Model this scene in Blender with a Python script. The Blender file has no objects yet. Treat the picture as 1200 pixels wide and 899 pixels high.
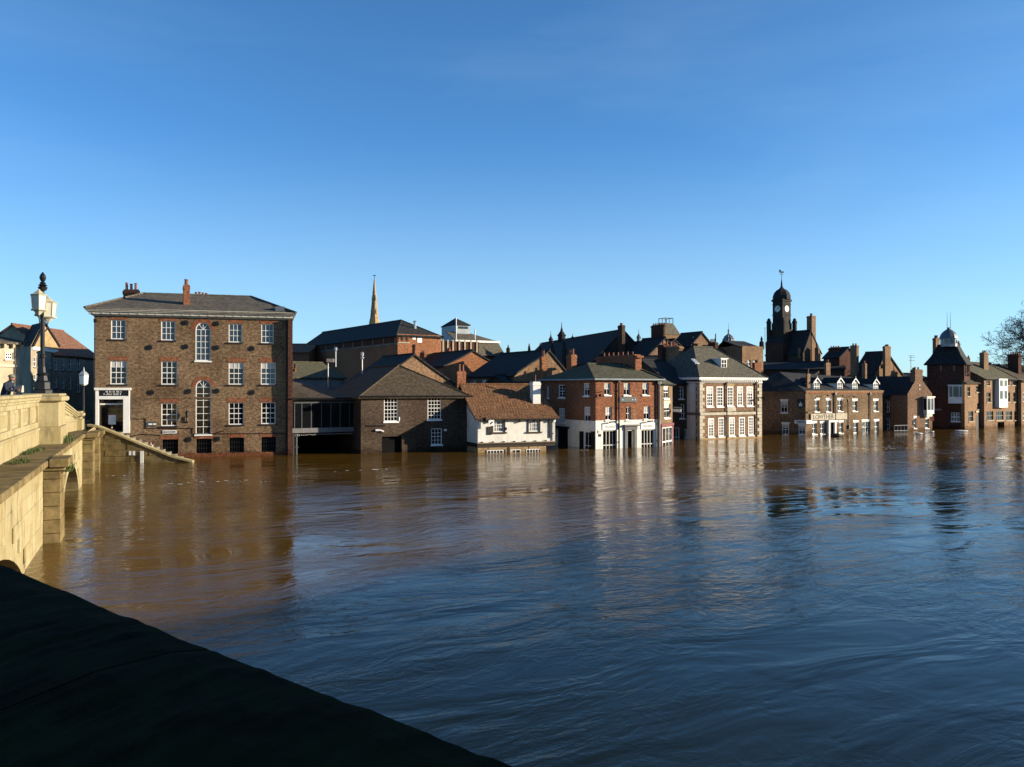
import bpy, bmesh, math, random
from mathutils import Vector, Matrix
random.seed(7)
rnd = random.uniform
SC = bpy.context.scene
COL = SC.collection
# ---------------------------------------------------------------- camera
FPX, CX, CY, HZ, CAMZ = 985.0, 600.0, 449.5, 456.0, 5.2
PITCH = math.atan((HZ - CY) / FPX)
cd = bpy.data.cameras.new('camera')
cd.sensor_width = 36.0
cd.lens = 36.0 * FPX / 1200.0
cd.clip_start = 0.05
cd.clip_end = 9000
camo = bpy.data.objects.new('camera', cd)
camo.location = (0, 0, CAMZ)
camo.rotation_euler = (math.pi / 2 + PITCH, 0, 0)
COL.objects.link(camo)
SC.camera = camo
# ---------------------------------------------------------------- sun and sky
SUN_AZ = math.radians(92.0)      # clockwise from +Y
SUN_EL = math.radians(12.5)
w = bpy.data.worlds.new('World'); SC.world = w; w.use_nodes = True
nt = w.node_tree
bg = nt.nodes['Background']
sky = nt.nodes.new('ShaderNodeTexSky'); sky.sky_type = 'NISHITA'; sky.sun_disc = False
sky.sun_elevation = SUN_EL; sky.sun_rotation = SUN_AZ
sky.altitude = 0; sky.air_density = 0.72; sky.dust_density = 0.3; sky.ozone_density = 6.0
# thin cirrus, drawn over the whole sky
tc = nt.nodes.new('ShaderNodeTexCoord')
mp = nt.nodes.new('ShaderNodeMapping'); mp.inputs['Rotation'].default_value = (0.0, math.radians(-16), math.radians(35)); mp.inputs['Scale'].default_value = (0.8, 0.8, 4.0); mp.inputs['Location'].default_value = (1.0, 4.0, 2.0)
nt.links.new(tc.outputs['Generated'], mp.inputs['Vector'])
nz = nt.nodes.new('ShaderNodeTexNoise'); nz.inputs['Scale'].default_value = 1.7; nz.inputs['Detail'].default_value = 7; nz.inputs['Roughness'].default_value = 0.55; nz.inputs['Distortion'].default_value = 0.4
nt.links.new(mp.outputs['Vector'], nz.inputs['Vector'])
cr = nt.nodes.new('ShaderNodeMapRange'); cr.inputs['From Min'].default_value = 0.47; cr.inputs['From Max'].default_value = 0.95; cr.inputs['To Max'].default_value = 0.11
nt.links.new(nz.outputs['Fac'], cr.inputs['Value'])
mx = nt.nodes.new('ShaderNodeMix'); mx.data_type = 'RGBA'
nt.links.new(cr.outputs['Result'], mx.inputs['Factor'])
nt.links.new(sky.outputs['Color'], mx.inputs['A'])
mx.inputs['B'].default_value = (3.6, 4.4, 5.2, 1)
sz = nt.nodes.new('ShaderNodeSeparateXYZ'); nt.links.new(tc.outputs['Generated'], sz.inputs[0])
hz_ = nt.nodes.new('ShaderNodeMapRange'); hz_.interpolation_type = 'SMOOTHSTEP'; hz_.inputs['From Min'].default_value = 0.0; hz_.inputs['From Max'].default_value = 0.30; hz_.inputs['To Min'].default_value = 0.42; hz_.inputs['To Max'].default_value = 0.0
nt.links.new(sz.outputs['Z'], hz_.inputs['Value'])
veil = nt.nodes.new('ShaderNodeMix'); veil.data_type = 'RGBA'; nt.links.new(hz_.outputs['Result'], veil.inputs['Factor']); nt.links.new(mx.outputs['Result'], veil.inputs['A']); veil.inputs['B'].default_value = (2.75, 3.2, 3.6, 1)
tint = nt.nodes.new('ShaderNodeMix'); tint.data_type = 'RGBA'; tint.blend_type = 'MULTIPLY'; tint.inputs['Factor'].default_value = 1.0
nt.links.new(veil.outputs['Result'], tint.inputs['A']); tint.inputs['B'].default_value = (1.03, 1.14, 1.01, 1)
nt.links.new(tint.outputs['Result'], bg.inputs['Color'])
bg.inputs['Strength'].default_value = 0.105
sl = bpy.data.lights.new('sun', 'SUN'); sl.energy = 5.0; sl.angle = math.radians(0.53); sl.color = (1.0, 0.86, 0.66)
so = bpy.data.objects.new('sun', sl); COL.objects.link(so)
SDIR = Vector((math.sin(SUN_AZ) * math.cos(SUN_EL), math.cos(SUN_AZ) * math.cos(SUN_EL), math.sin(SUN_EL)))
so.rotation_euler = SDIR.to_track_quat('Z', 'Y').to_euler()
so.location = (60, -40, 60)
SC.view_settings.view_transform = 'Standard'; SC.view_settings.look = 'None'
SC.view_settings.exposure = 1.18; SC.view_settings.gamma = 1.0
SC.render.engine = 'CYCLES'

# ---------------------------------------------------------------- helpers: pixels to places
def ray(px, py):
    x = (px - CX) / FPX; y = (CY - py) / FPX
    return Vector((x, math.cos(PITCH) - y * math.sin(PITCH), math.sin(PITCH) + y * math.cos(PITCH)))
def at(px, py, Y):
    d = ray(px, py); t = Y / d.y
    return Vector((d.x * t, Y, CAMZ + d.z * t))
def plan(px, Y):
    return Vector(((px - CX) / FPX * Y, Y))
def zat(py, Y):
    return at(600, py, Y).z

# ---------------------------------------------------------------- materials
M = {}
class NB:
    def __init__(s, name):
        s.m = bpy.data.materials.new(name); s.m.use_nodes = True
        s.t = s.m.node_tree; s.b = s.t.nodes['Principled BSDF']; M[name] = s.m
    def n(s, ty, **kw):
        x = s.t.nodes.new(ty)
        for k, v in kw.items():
            if k.startswith('p_'): setattr(x, k[2:], v)
            else: x.inputs[k.replace('_', ' ')].default_value = v
        return x
    def l(s, a, b): s.t.links.new(a, b)
    def uv(s): return s.n('ShaderNodeTexCoord').outputs['UV']
    def ob(s): return s.n('ShaderNodeTexCoord').outputs['Object']
    def geo(s): return s.n('ShaderNodeNewGeometry').outputs['Position']
    def noise(s, vec, sc, det=4, ro=0.55, dist=0):
        x = s.n('ShaderNodeTexNoise', Scale=sc, Detail=det, Roughness=ro, Distortion=dist); s.l(vec, x.inputs['Vector']); return x.outputs['Fac']
    def rng(s, v, a, b, c=0.0, d=1.0):
        x = s.n('ShaderNodeMapRange', From_Min=a, From_Max=b, To_Min=c, To_Max=d); s.l(v, x.inputs['Value']); return x.outputs['Result']
    def mix(s, f, a, b, mode='MIX'):
        x = s.t.nodes.new('ShaderNodeMix'); x.data_type = 'RGBA'; x.blend_type = mode
        for i, v in (('Factor', f), ('A', a), ('B', b)):
            if isinstance(v, (tuple, list)): x.inputs[i].default_value = (*v, 1)
            elif isinstance(v, (int, float)): x.inputs[i].default_value = v
            else: s.l(v, x.inputs[i])
        return x.outputs['Result']
    def scale(s, vec, sc):
        x = s.n('ShaderNodeMapping'); x.inputs['Scale'].default_value = sc; s.l(vec, x.inputs['Vector']); return x.outputs['Vector']
    def bump(s, h, st, d=0.02):
        x = s.n('ShaderNodeBump', Strength=st, Distance=d); s.l(h, x.inputs['Height']); s.l(x.outputs['Normal'], s.b.inputs['Normal']); return x
    def out(s, col=None, ro=0.8, sp=0.3, me=0.0):
        if col is not None:
            if isinstance(col, (tuple, list)): s.b.inputs['Base Color'].default_value = (*col, 1)
            else: s.l(col, s.b.inputs['Base Color'])
        s.b.inputs['Roughness'].default_value = ro; s.b.inputs['Specular IOR Level'].default_value = sp; s.b.inputs['Metallic'].default_value = me
        return s.m

def brick(name, c1, c2, mortar, stain=0.5):
    c1, c2, mortar = ([x * 0.74 for x in q] for q in (c1, c2, mortar))
    k = NB(name); uv = k.uv()
    b = k.n('ShaderNodeTexBrick', Scale=1.0, Mortar_Size=0.012, Bias=0.0, Brick_Width=0.235, Row_Height=0.078)
    b.inputs['Color1'].default_value = (*c1, 1); b.inputs['Color2'].default_value = (*c2, 1); b.inputs['Mortar'].default_value = (*mortar, 1)
    k.l(uv, b.inputs['Vector'])
    c = b.outputs['Color']
    n1 = k.noise(k.scale(uv, (4.5, 6.5, 1)), 1.0, 4, 0.8)
    c = k.mix(k.rng(n1, 0.40, 0.66), k.mix(1.0, c, (0.48, 0.47, 0.46), 'MULTIPLY'), k.mix(1.0, c, (1.45, 1.4, 1.35), 'MULTIPLY'))
    n2 = k.noise(uv, 0.33, 5, 0.6)
    c = k.mix(k.rng(n2, 0.44, 0.66, 0, min(1, stain * 1.25)), c, k.mix(1.0, c, (0.42, 0.38, 0.36), 'MULTIPLY'))
    n3 = k.noise(k.scale(uv, (1.0, 0.12, 1)), 1.4, 4, 0.6)
    c = k.mix(k.rng(n3, 0.55, 0.75, 0, 0.45), c, k.mix(1.0, c, (0.5, 0.48, 0.45), 'MULTIPLY'))
    sx = k.n('ShaderNodeSeparateXYZ'); k.l(k.geo(), sx.inputs[0])
    nd = k.noise(k.scale(uv, (0.9, 0.5, 1)), 1.0, 4, 0.6)
    ad = k.n('ShaderNodeMath', p_operation='MULTIPLY_ADD'); k.l(nd, ad.inputs[0]); ad.inputs[1].default_value = -1.1; k.l(sx.outputs['Z'], ad.inputs[2])
    c = k.mix(k.rng(ad.outputs[0], -0.32, -0.12, 0.75, 0.0), c, k.mix(1.0, c, (0.42, 0.36, 0.28), 'MULTIPLY'))
    k.bump(b.outputs['Fac'], 0.5, -0.01)
    return k.out(c, 0.9, 0.15)
brick('brick_brown', (0.20, 0.122, 0.068), (0.30, 0.20, 0.115), (0.29, 0.225, 0.145), 0.6)
brick('brick_red', (0.29, 0.095, 0.042), (0.36, 0.13, 0.06), (0.33, 0.2, 0.13), 0.35)
brick('brick_orange', (0.36, 0.13, 0.055), (0.42, 0.17, 0.075), (0.36, 0.22, 0.13), 0.3)
brick('brick_buff', (0.29, 0.165, 0.09), (0.37, 0.225, 0.125), (0.33, 0.24, 0.16), 0.4)
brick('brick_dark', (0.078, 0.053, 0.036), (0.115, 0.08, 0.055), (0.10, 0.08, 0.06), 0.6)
brick('brick_maroon', (0.095, 0.036, 0.024), (0.13, 0.052, 0.034), (0.10, 0.062, 0.048), 0.5)
brick('brick_house', (0.235, 0.125, 0.072), (0.3, 0.17, 0.1), (0.34, 0.26, 0.18), 0.35)
brick('lintel_brick', (0.30, 0.105, 0.05), (0.35, 0.13, 0.065), (0.26, 0.15, 0.09), 0.35)

def tiles(name, c1, c2, moss, mossf=0.4, row=0.22, colw=0.25, pan=False):
    c1, c2, moss = (tuple(x * 0.74 for x in q) for q in (c1, c2, moss))
    k = NB(name); uv = k.uv()
    b = k.n('ShaderNodeTexBrick', Scale=1.0, Mortar_Size=0.014, Bias=0.0, Brick_Width=colw, Row_Height=row)
    b.inputs['Color1'].default_value = (*c1, 1); b.inputs['Color2'].default_value = (*c2, 1)
    b.inputs['Mortar'].default_value = (*[x * 0.45 for x in c1], 1)
    k.l(uv, b.inputs['Vector']); c = b.outputs['Color']
    n1 = k.noise(uv, 0.7, 6, 0.68)
    c = k.mix(k.rng(n1, 0.46, 0.7, 0, mossf), c, moss)
    n2 = k.noise(uv, 3.2, 4, 0.7)
    c = k.mix(k.rng(n2, 0.38, 0.66), k.mix(1.0, c, (0.55, 0.54, 0.53), 'MULTIPLY'), k.mix(1.0, c, (1.3, 1.3, 1.28), 'MULTIPLY'))
    h = b.outputs['Fac']
    if pan:
        wv = k.n('ShaderNodeTexWave', Scale=1.25, p_wave_type='BANDS', p_bands_direction='X'); k.l(uv, wv.inputs['Vector'])
        a = k.n('ShaderNodeMath', p_operation='SUBTRACT'); k.l(wv.outputs['Fac'], a.inputs[0]); k.l(h, a.inputs[1]); k.bump(a.outputs[0], 0.3, 0.04)
    else:
        k.bump(h, 0.7, -0.02)
    return k.out(c, 0.85, 0.2)
tiles('slate_grey', (0.105, 0.088, 0.068), (0.17, 0.148, 0.118), (0.20, 0.175, 0.11), 0.75)
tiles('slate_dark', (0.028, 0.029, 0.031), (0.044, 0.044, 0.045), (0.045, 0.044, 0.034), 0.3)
tiles('slate_olive', (0.10, 0.092, 0.058), (0.14, 0.13, 0.08), (0.115, 0.125, 0.05), 0.6)
tiles('slate_brown', (0.085, 0.062, 0.039), (0.118, 0.088, 0.057), (0.072, 0.07, 0.036), 0.5)
tiles('slate_house', (0.13, 0.115, 0.085), (0.165, 0.148, 0.11), (0.14, 0.135, 0.08), 0.45)
tiles('pantile', (0.20, 0.092, 0.040), (0.255, 0.125, 0.058), (0.15, 0.10, 0.045), 0.6, 0.32, 0.26, True)
tiles('pantile_red', (0.24, 0.11, 0.065), (0.30, 0.15, 0.09), (0.19, 0.13, 0.085), 0.5, 0.32, 0.26, True)

def plain(name, col, ro=0.7, var=0.25, sc=2.0, sp=0.3, me=0.0, streak=0.0, bump=0.0):
    col = tuple(x * (0.88 if min(col) > 0.5 else 0.76) for x in col)
    k = NB(name); p = k.ob()
    n = k.noise(p, sc, 5, 0.65)
    c = k.mix(k.rng(n, 0.35, 0.7), tuple(x * (1 - var) for x in col), tuple(min(1, x * (1 + var * 0.5)) for x in col))
    if streak:
        n2 = k.noise(k.scale(p, (2.2, 2.2, 0.22)), 1.6, 5, 0.65)
        c = k.mix(k.rng(n2, 0.5, 0.74, 0, streak), c, tuple(x * f for x, f in zip(col, (0.38, 0.32, 0.22))))
    if bump: k.bump(k.noise(p, sc * 8, 6, 0.65), bump, 0.02)
    return k.out(c, ro, sp, me)
plain('white_paint', (0.78, 0.76, 0.70), 0.6, 0.12, 0.9, 0.35, 0, 0.10)
plain('white_wall', (0.78, 0.75, 0.67), 0.75, 0.16, 0.8, 0.25, 0, 0.32, 0.2)
plain('frame_white', (0.80, 0.79, 0.75), 0.5, 0.06, 3)
plain('cream_stone', (0.50, 0.42, 0.29), 0.85, 0.3, 1.3, 0.2, 0, 0.35, 0.3)
plain('pale_stone', (0.58, 0.52, 0.40), 0.85, 0.25, 1.6, 0.2, 0, 0.3, 0.25)
plain('buff_stone', (0.44, 0.31, 0.16), 0.85, 0.35, 1.4, 0.2, 0, 0.3, 0.3)
plain('grey_stone', (0.23, 0.20, 0.16), 0.9, 0.35, 0.8, 0.2, 0, 0.4, 0.3)
plain('dark_stone', (0.048, 0.042, 0.036), 0.9, 0.4, 0.7, 0.15, 0, 0.4, 0.3)
plain('pale_render', (0.50, 0.47, 0.41), 0.85, 0.3, 0.8, 0.2, 0, 0.35)
plain('warm_render', (0.40, 0.335, 0.24), 0.85, 0.3, 0.8, 0.2, 0, 0.3)
plain('cornice_paint', (0.56, 0.53, 0.46), 0.7, 0.2, 0.9, 0.3, 0, 0.3)
plain('lamp_cream', (0.46, 0.42, 0.30), 0.5, 0.2, 4, 0.4)
plain('grey_render', (0.20, 0.20, 0.20), 0.85, 0.25, 0.8, 0.2, 0, 0.25)
plain('black_paint', (0.012, 0.012, 0.013), 0.45, 0.3, 3)
plain('dark_green', (0.012, 0.022, 0.018), 0.5, 0.3, 2)
plain('dark_wood', (0.045, 0.03, 0.02), 0.7, 0.4, 3)
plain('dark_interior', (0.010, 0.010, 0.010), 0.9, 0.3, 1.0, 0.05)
plain('terracotta', (0.24, 0.10, 0.065), 0.8, 0.3, 6)
plain('lead', (0.10, 0.122, 0.14), 0.5, 0.3, 1.6, 0.5, 0, 0.25)
plain('lead_pale', (0.36, 0.40, 0.42), 0.55, 0.25, 1.6, 0.4, 0, 0.25)
plain('steel', (0.55, 0.56, 0.57), 0.35, 0.15, 3, 0.5, 0.8)
plain('concrete_white', (0.42, 0.43, 0.46), 0.7, 0.15, 1.0)
plain('grass_green', (0.07, 0.10, 0.022), 0.8, 0.4, 5)
plain('sign_grey', (0.07, 0.09, 0.10), 0.5, 0.2, 3)
plain('sign_white', (0.74, 0.74, 0.70), 0.5, 0.08, 3)
plain('sign_red', (0.32, 0.06, 0.05), 0.5, 0.2, 3)
plain('rose_paint', (0.20, 0.055, 0.06), 0.6, 0.2, 3)
plain('asphalt', (0.05, 0.05, 0.05), 0.9, 0.3, 4, 0.2, 0, 0, 0.3)
plain('earth', (0.06, 0.055, 0.035), 0.95, 0.4, 0.1)
plain('bark', (0.085, 0.062, 0.045), 0.9, 0.4, 4)
plain('skin', (0.42, 0.20, 0.14), 0.55, 0.2, 8)
plain('navy_cloth', (0.018, 0.03, 0.055), 0.9, 0.3, 9)
plain('cap_tweed', (0.23, 0.23, 0.17), 0.95, 0.3, 20)
plain('pale_cloth', (0.5, 0.40, 0.34), 0.9, 0.2, 9)
plain('red_cloth', (0.3, 0.05, 0.04), 0.9, 0.2, 9)
plain('dark_cloth', (0.03, 0.03, 0.035), 0.9, 0.2, 9)
plain('tan_plastic', (0.55, 0.45, 0.34), 0.5, 0.2, 9)
plain('blind_cream', (0.56, 0.55, 0.50), 0.8, 0.1, 2)
plain('clock_white', (0.72, 0.70, 0.60), 0.5, 0.08, 2)
plain('lamp_glass', (0.62, 0.60, 0.47), 0.25, 0.12, 3, 0.5)
plain('debris_glint', (0.75, 0.74, 0.70), 0.7, 0.1, 5)

def glassmat(name, col, ro=0.04):
    k = NB(name); p = k.geo(); n = k.noise(p, 0.9, 2, 0.5)
    k.bump(n, 0.06, 0.3); k.out(col, ro, 0.6)
glassmat('glass', (0.016, 0.02, 0.026)); glassmat('glass_dark', (0.006, 0.006, 0.007), 0.06); glassmat('glass_blue', (0.028, 0.042, 0.06))

# bridge ashlar: pale limestone, every block its own tone, algae and rust streaks
k = NB('bridge_stone'); p = k.geo(); oi = k.n('ShaderNodeObjectInfo')
n = k.noise(p, 1.1, 6, 0.65)
c = k.mix(k.rng(n, 0.32, 0.7), (0.29, 0.238, 0.12), (0.385, 0.34, 0.21))
c = k.mix(k.rng(oi.outputs['Random'], 0, 1, 0, 0.55), c, k.mix(1.0, c, (0.74, 0.68, 0.55), 'MULTIPLY'))
n2 = k.noise(k.scale(p, (2.6, 2.6, 0.2)), 1.5, 5, 0.65)
c = k.mix(k.rng(n2, 0.47, 0.72, 0, 0.62), c, (0.15, 0.115, 0.055))
n4 = k.noise(p, 0.55, 5, 0.6)
c = k.mix(k.rng(n4, 0.50, 0.68, 0, 0.45), c, (0.19, 0.16, 0.07))
n3 = k.noise(p, 5, 4, 0.7)
c = k.mix(k.rng(n3, 0.52, 0.75, 0, 0.5), c, k.mix(1.0, c, (0.55, 0.52, 0.42), 'MULTIPLY'))
n5 = k.noise(k.scale(p, (1.0, 1.0, 0.35)), 2.2, 6, 0.7)
c = k.mix(k.rng(n5, 0.54, 0.70, 0, 0.7), c, (0.075, 0.062, 0.034))
k.bump(k.noise(p, 14, 6, 0.7), 0.45, 0.02); k.out(c, 0.9, 0.2)
# mossy weathered stone (ledges, copings, stair wall)
k = NB('mossy_stone'); p = k.geo(); oi = k.n('ShaderNodeObjectInfo')
n = k.noise(p, 1.6, 6, 0.7)
c = k.mix(k.rng(n, 0.36, 0.66), (0.10, 0.076, 0.036), (0.24, 0.178, 0.085))
c = k.mix(k.rng(oi.outputs['Random'], 0, 1, 0, 0.6), c, k.mix(1.0, c, (0.6, 0.55, 0.5), 'MULTIPLY'))
n2 = k.noise(p, 4.5, 5, 0.7)
c = k.mix(k.rng(n2, 0.52, 0.68, 0, 0.7), c, (0.10, 0.10, 0.03))
k.bump(k.noise(p, 12, 6, 0.7), 0.6, 0.03); k.out(c, 0.95, 0.1)
# mossy coping beside the camera, its shade painted in as near-black
k = NB('painted_shade_stone'); p = k.geo()
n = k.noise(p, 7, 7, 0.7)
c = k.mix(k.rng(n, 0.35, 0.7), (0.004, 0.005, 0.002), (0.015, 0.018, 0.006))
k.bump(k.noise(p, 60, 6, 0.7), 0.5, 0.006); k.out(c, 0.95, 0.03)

# muddy flood water
k = NB('flood_water')
p = k.geo()
rot = k.n('ShaderNodeMapping'); rot.inputs['Rotation'].default_value = (0, 0, math.radians(-32)); k.l(p, rot.inputs['Vector'])
warp = k.n('ShaderNodeTexNoise', Scale=0.11, Detail=3, Roughness=0.5); k.l(rot.outputs['Vector'], warp.inputs['Vector'])
wm = k.n('ShaderNodeVectorMath', p_operation='MULTIPLY_ADD'); k.l(warp.outputs['Color'], wm.inputs[0]); wm.inputs[1].default_value = (3.5, 3.5, 0); k.l(rot.outputs['Vector'], wm.inputs[2])
v = wm.outputs[0]
big = k.noise(k.scale(v, (0.22, 0.5, 0)), 1.0, 3, 0.5, 0.8)
mid = k.noise(k.scale(v, (1.5, 2.3, 0)), 1.0, 4, 0.6, 0.9)
small = k.noise(k.scale(v, (6.5, 9.5, 0)), 1.0, 3, 0.6)
patch = k.rng(k.noise(k.scale(v, (0.07, 0.13, 0)), 1.0, 4, 0.55), 0.38, 0.62, 0.10, 1.35)
def madd(a, f, b=None):
    x = k.n('ShaderNodeMath', p_operation='MULTIPLY_ADD'); k.l(a, x.inputs[0])
    if isinstance(f, (int, float)): x.inputs[1].default_value = f
    else: k.l(f, x.inputs[1])
    if b is None: x.inputs[2].default_value = 0
    else: k.l(b, x.inputs[2])
    return x.outputs[0]
rip = madd(mid, 0.034, madd(small, 0.0085))
h = madd(rip, patch, madd(big, 0.085))
k.bump(h, 1.0, 1.0)
mud = k.noise(k.scale(v, (0.06, 0.16, 0)), 1.0, 4, 0.6)
c = k.mix(k.rng(mud, 0.35, 0.68), (0.072, 0.037, 0.005), (0.106, 0.057, 0.009))
k.out(c, 0.035, 0.3); k.b.inputs['IOR'].default_value = 1.333

# ---------------------------------------------------------------- mesh building
class MB:
    def __init__(s): s.v = []; s.f = []
    def poly(s, pts):
        i = len(s.v); s.v += [Vector(p) for p in pts]; s.f.append(tuple(range(i, i + len(pts))))
    def hexa(s, q):                       # 8 points: bottom ring 0-3, top ring 4-7
        i = len(s.v); s.v += [Vector(p) for p in q]
        for f in ((0, 1, 2, 3), (4, 7, 6, 5), (0, 4, 5, 1), (1, 5, 6, 2), (2, 6, 7, 3), (3, 7, 4, 0)): s.f.append(tuple(i + a for a in f))
    def box(s, c, ax, ay, az):            # centre and three half-axes
        c, ax, ay, az = Vector(c), Vector(ax), Vector(ay), Vector(az)
        s.hexa([c - ax - ay - az, c + ax - ay - az, c + ax + ay - az, c - ax + ay - az, c - ax - ay + az, c + ax - ay + az, c + ax + ay + az, c - ax + ay + az])
    def aabb(s, a, b): s.hexa([(a[0], a[1], a[2]), (b[0], a[1], a[2]), (b[0], b[1], a[2]), (a[0], b[1], a[2]), (a[0], a[1], b[2]), (b[0], a[1], b[2]), (b[0], b[1], b[2]), (a[0], b[1], b[2])])
    def tube(s, pts, rad, n=8, cap=True):
        pts = [Vector(p) for p in pts]
        if isinstance(rad, (int, float)): rad = [rad] * len(pts)
        base = len(s.v)
        for i, p in enumerate(pts):
            t = (pts[min(i + 1, len(pts) - 1)] - pts[max(i - 1, 0)]).normalized()
            a = t.orthogonal().normalized() if abs(t.z) < 0.9 else t.cross(Vector((0, 1, 0))).normalized()
            if abs(t.z) < 0.9: a = t.cross(Vector((0, 0, 1))).normalized()
            b = t.cross(a)
            for j in range(n):
                th = 2 * math.pi * j / n; s.v.append(p + a * (math.cos(th) * rad[i]) + b * (math.sin(th) * rad[i]))
        for i in range(len(pts) - 1):
            for j in range(n):
                k2 = (j + 1) % n; s.f.append((base + i * n + j, base + i * n + k2, base + (i + 1) * n + k2, base + (i + 1) * n + j))
        if cap:
            s.f.append(tuple(base + j for j in range(n))); e = base + (len(pts) - 1) * n; s.f.append(tuple(e + j for j in range(n)))
    def lathe(s, c, prof, n=12, ph=0.0):  # prof: list of (r, z)
        c = Vector(c); base = len(s.v)
        for r, z in prof:
            for j in range(n):
                th = 2 * math.pi * j / n + ph; s.v.append(c + Vector((r * math.cos(th), r * math.sin(th), z)))
        for i in range(len(prof) - 1):
            for j in range(n):
                k2 = (j + 1) % n; s.f.append((base + i * n + j, base + i * n + k2, base + (i + 1) * n + k2, base + (i + 1) * n + j))
        s.f.append(tuple(base + j for j in range(n))); e = base + (len(prof) - 1) * n; s.f.append(tuple(e + j for j in range(n)))
    def build(s, name, mat, parent=None, smooth=False, fix=True, solid=0.0, jit=0.0, cuts=0, bevel=0.0):
        loc = ROOTLOC.get(parent.name, Vector((0, 0, 0))) if parent else Vector((0, 0, 0))
        me = bpy.data.meshes.new(name)
        bm = bmesh.new()
        vs = [bm.verts.new(v - loc) for v in s.v]
        for f in s.f:
            try: bm.faces.new([vs[i] for i in f])
            except ValueError: pass
        bmesh.ops.remove_doubles(bm, verts=bm.verts, dist=0.0005)
        if cuts:
            bmesh.ops.subdivide_edges(bm, edges=[e for e in bm.edges if e.calc_length() > 0.8], cuts=cuts, use_grid_fill=True)
        if jit:
            jit *= 1.5
            for v in bm.verts:
                q = v.co + loc
                v.co.z += jit * (math.sin(q.x * 1.7 + q.y * 0.9) + math.sin(q.y * 2.3 - q.x * 0.6 + 1.0)) * 0.6 + rnd(-jit, jit) * 0.5
        if solid: bmesh.ops.solidify(bm, geom=bm.faces[:], thickness=solid)
        if fix: bmesh.ops.recalc_face_normals(bm, faces=bm.faces)
        if bevel: bmesh.ops.bevel(bm, geom=bm.edges[:], offset=bevel, segments=1, affect='EDGES')
        uvl = bm.loops.layers.uv.new('UVMap')
        for f in bm.faces:
            n = f.normal
            if abs(n.z) > 0.985: a = Vector((1, 0, 0)); b = Vector((0, 1, 0))
            else:
                a = Vector((-n.y, n.x, 0)).normalized(); b = n.cross(a)
                if b.z < 0: b = -b
            for lp in f.loops:
                q = lp.vert.co + loc; lp[uvl].uv = (q.dot(a), q.dot(b))
            f.smooth = smooth
        bm.to_mesh(me); bm.free()
        if mat: me.materials.append(M[mat] if isinstance(mat, str) else mat)
        return link(name, me, parent)
ROOTLOC = {}
def link(name, me, parent=None):
    o = bpy.data.objects.new(name, me); COL.objects.link(o)
    if parent:
        o.parent = parent; ROOTLOC[o.name] = ROOTLOC.get(parent.name, Vector((0, 0, 0)))
    return o
def tag(o, label, cat, group=None):
    o['label'] = label; o['category'] = cat
    if group: o['group'] = group
    return o
def root(name, label, cat, loc, group=None):
    o = bpy.data.objects.new(name, None); COL.objects.link(o); o.location = loc; o.empty_display_size = 0.3
    ROOTLOC[o.name] = Vector(loc); return tag(o, label, cat, group)
def struct(o, kind='structure'): o['kind'] = kind; return o
def one(name, mat, parent, fn, **kw):
    b = MB(); fn(b); return b.build(name, mat, parent, **kw)
def text_mesh(name, body, origin, along, up, height, width, mat, parent):
    cu = bpy.data.curves.new(name, 'FONT'); cu.body = body; cu.align_x = 'CENTER'; cu.align_y = 'CENTER'; cu.size = 1.0; cu.extrude = 0.01; cu.resolution_u = 3
    t = bpy.data.objects.new('tmp_text', cu); COL.objects.link(t)
    dg = bpy.context.evaluated_depsgraph_get(); me = bpy.data.meshes.new_from_object(t.evaluated_get(dg))
    bpy.data.objects.remove(t); bpy.data.curves.remove(cu)
    xs = [v.co.x for v in me.vertices]; ys = [v.co.y for v in me.vertices]
    wx, hy = max(xs) - min(xs), max(ys) - min(ys); mxx, myy = (max(xs) + min(xs)) / 2, (max(ys) + min(ys)) / 2
    along, up = Vector(along).normalized(), Vector(up).normalized(); nn = along.cross(up)
    loc = ROOTLOC.get(parent.name, Vector((0, 0, 0)))
    for v in me.vertices:
        x, y, z = v.co; v.co = Vector(origin) - loc + along * ((x - mxx) / wx * width) + up * ((y - myy) / hy * height) + nn * z
    me.materials.clear(); me.materials.append(M[mat]); me.name = name
    return link(name, me, parent)

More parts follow.
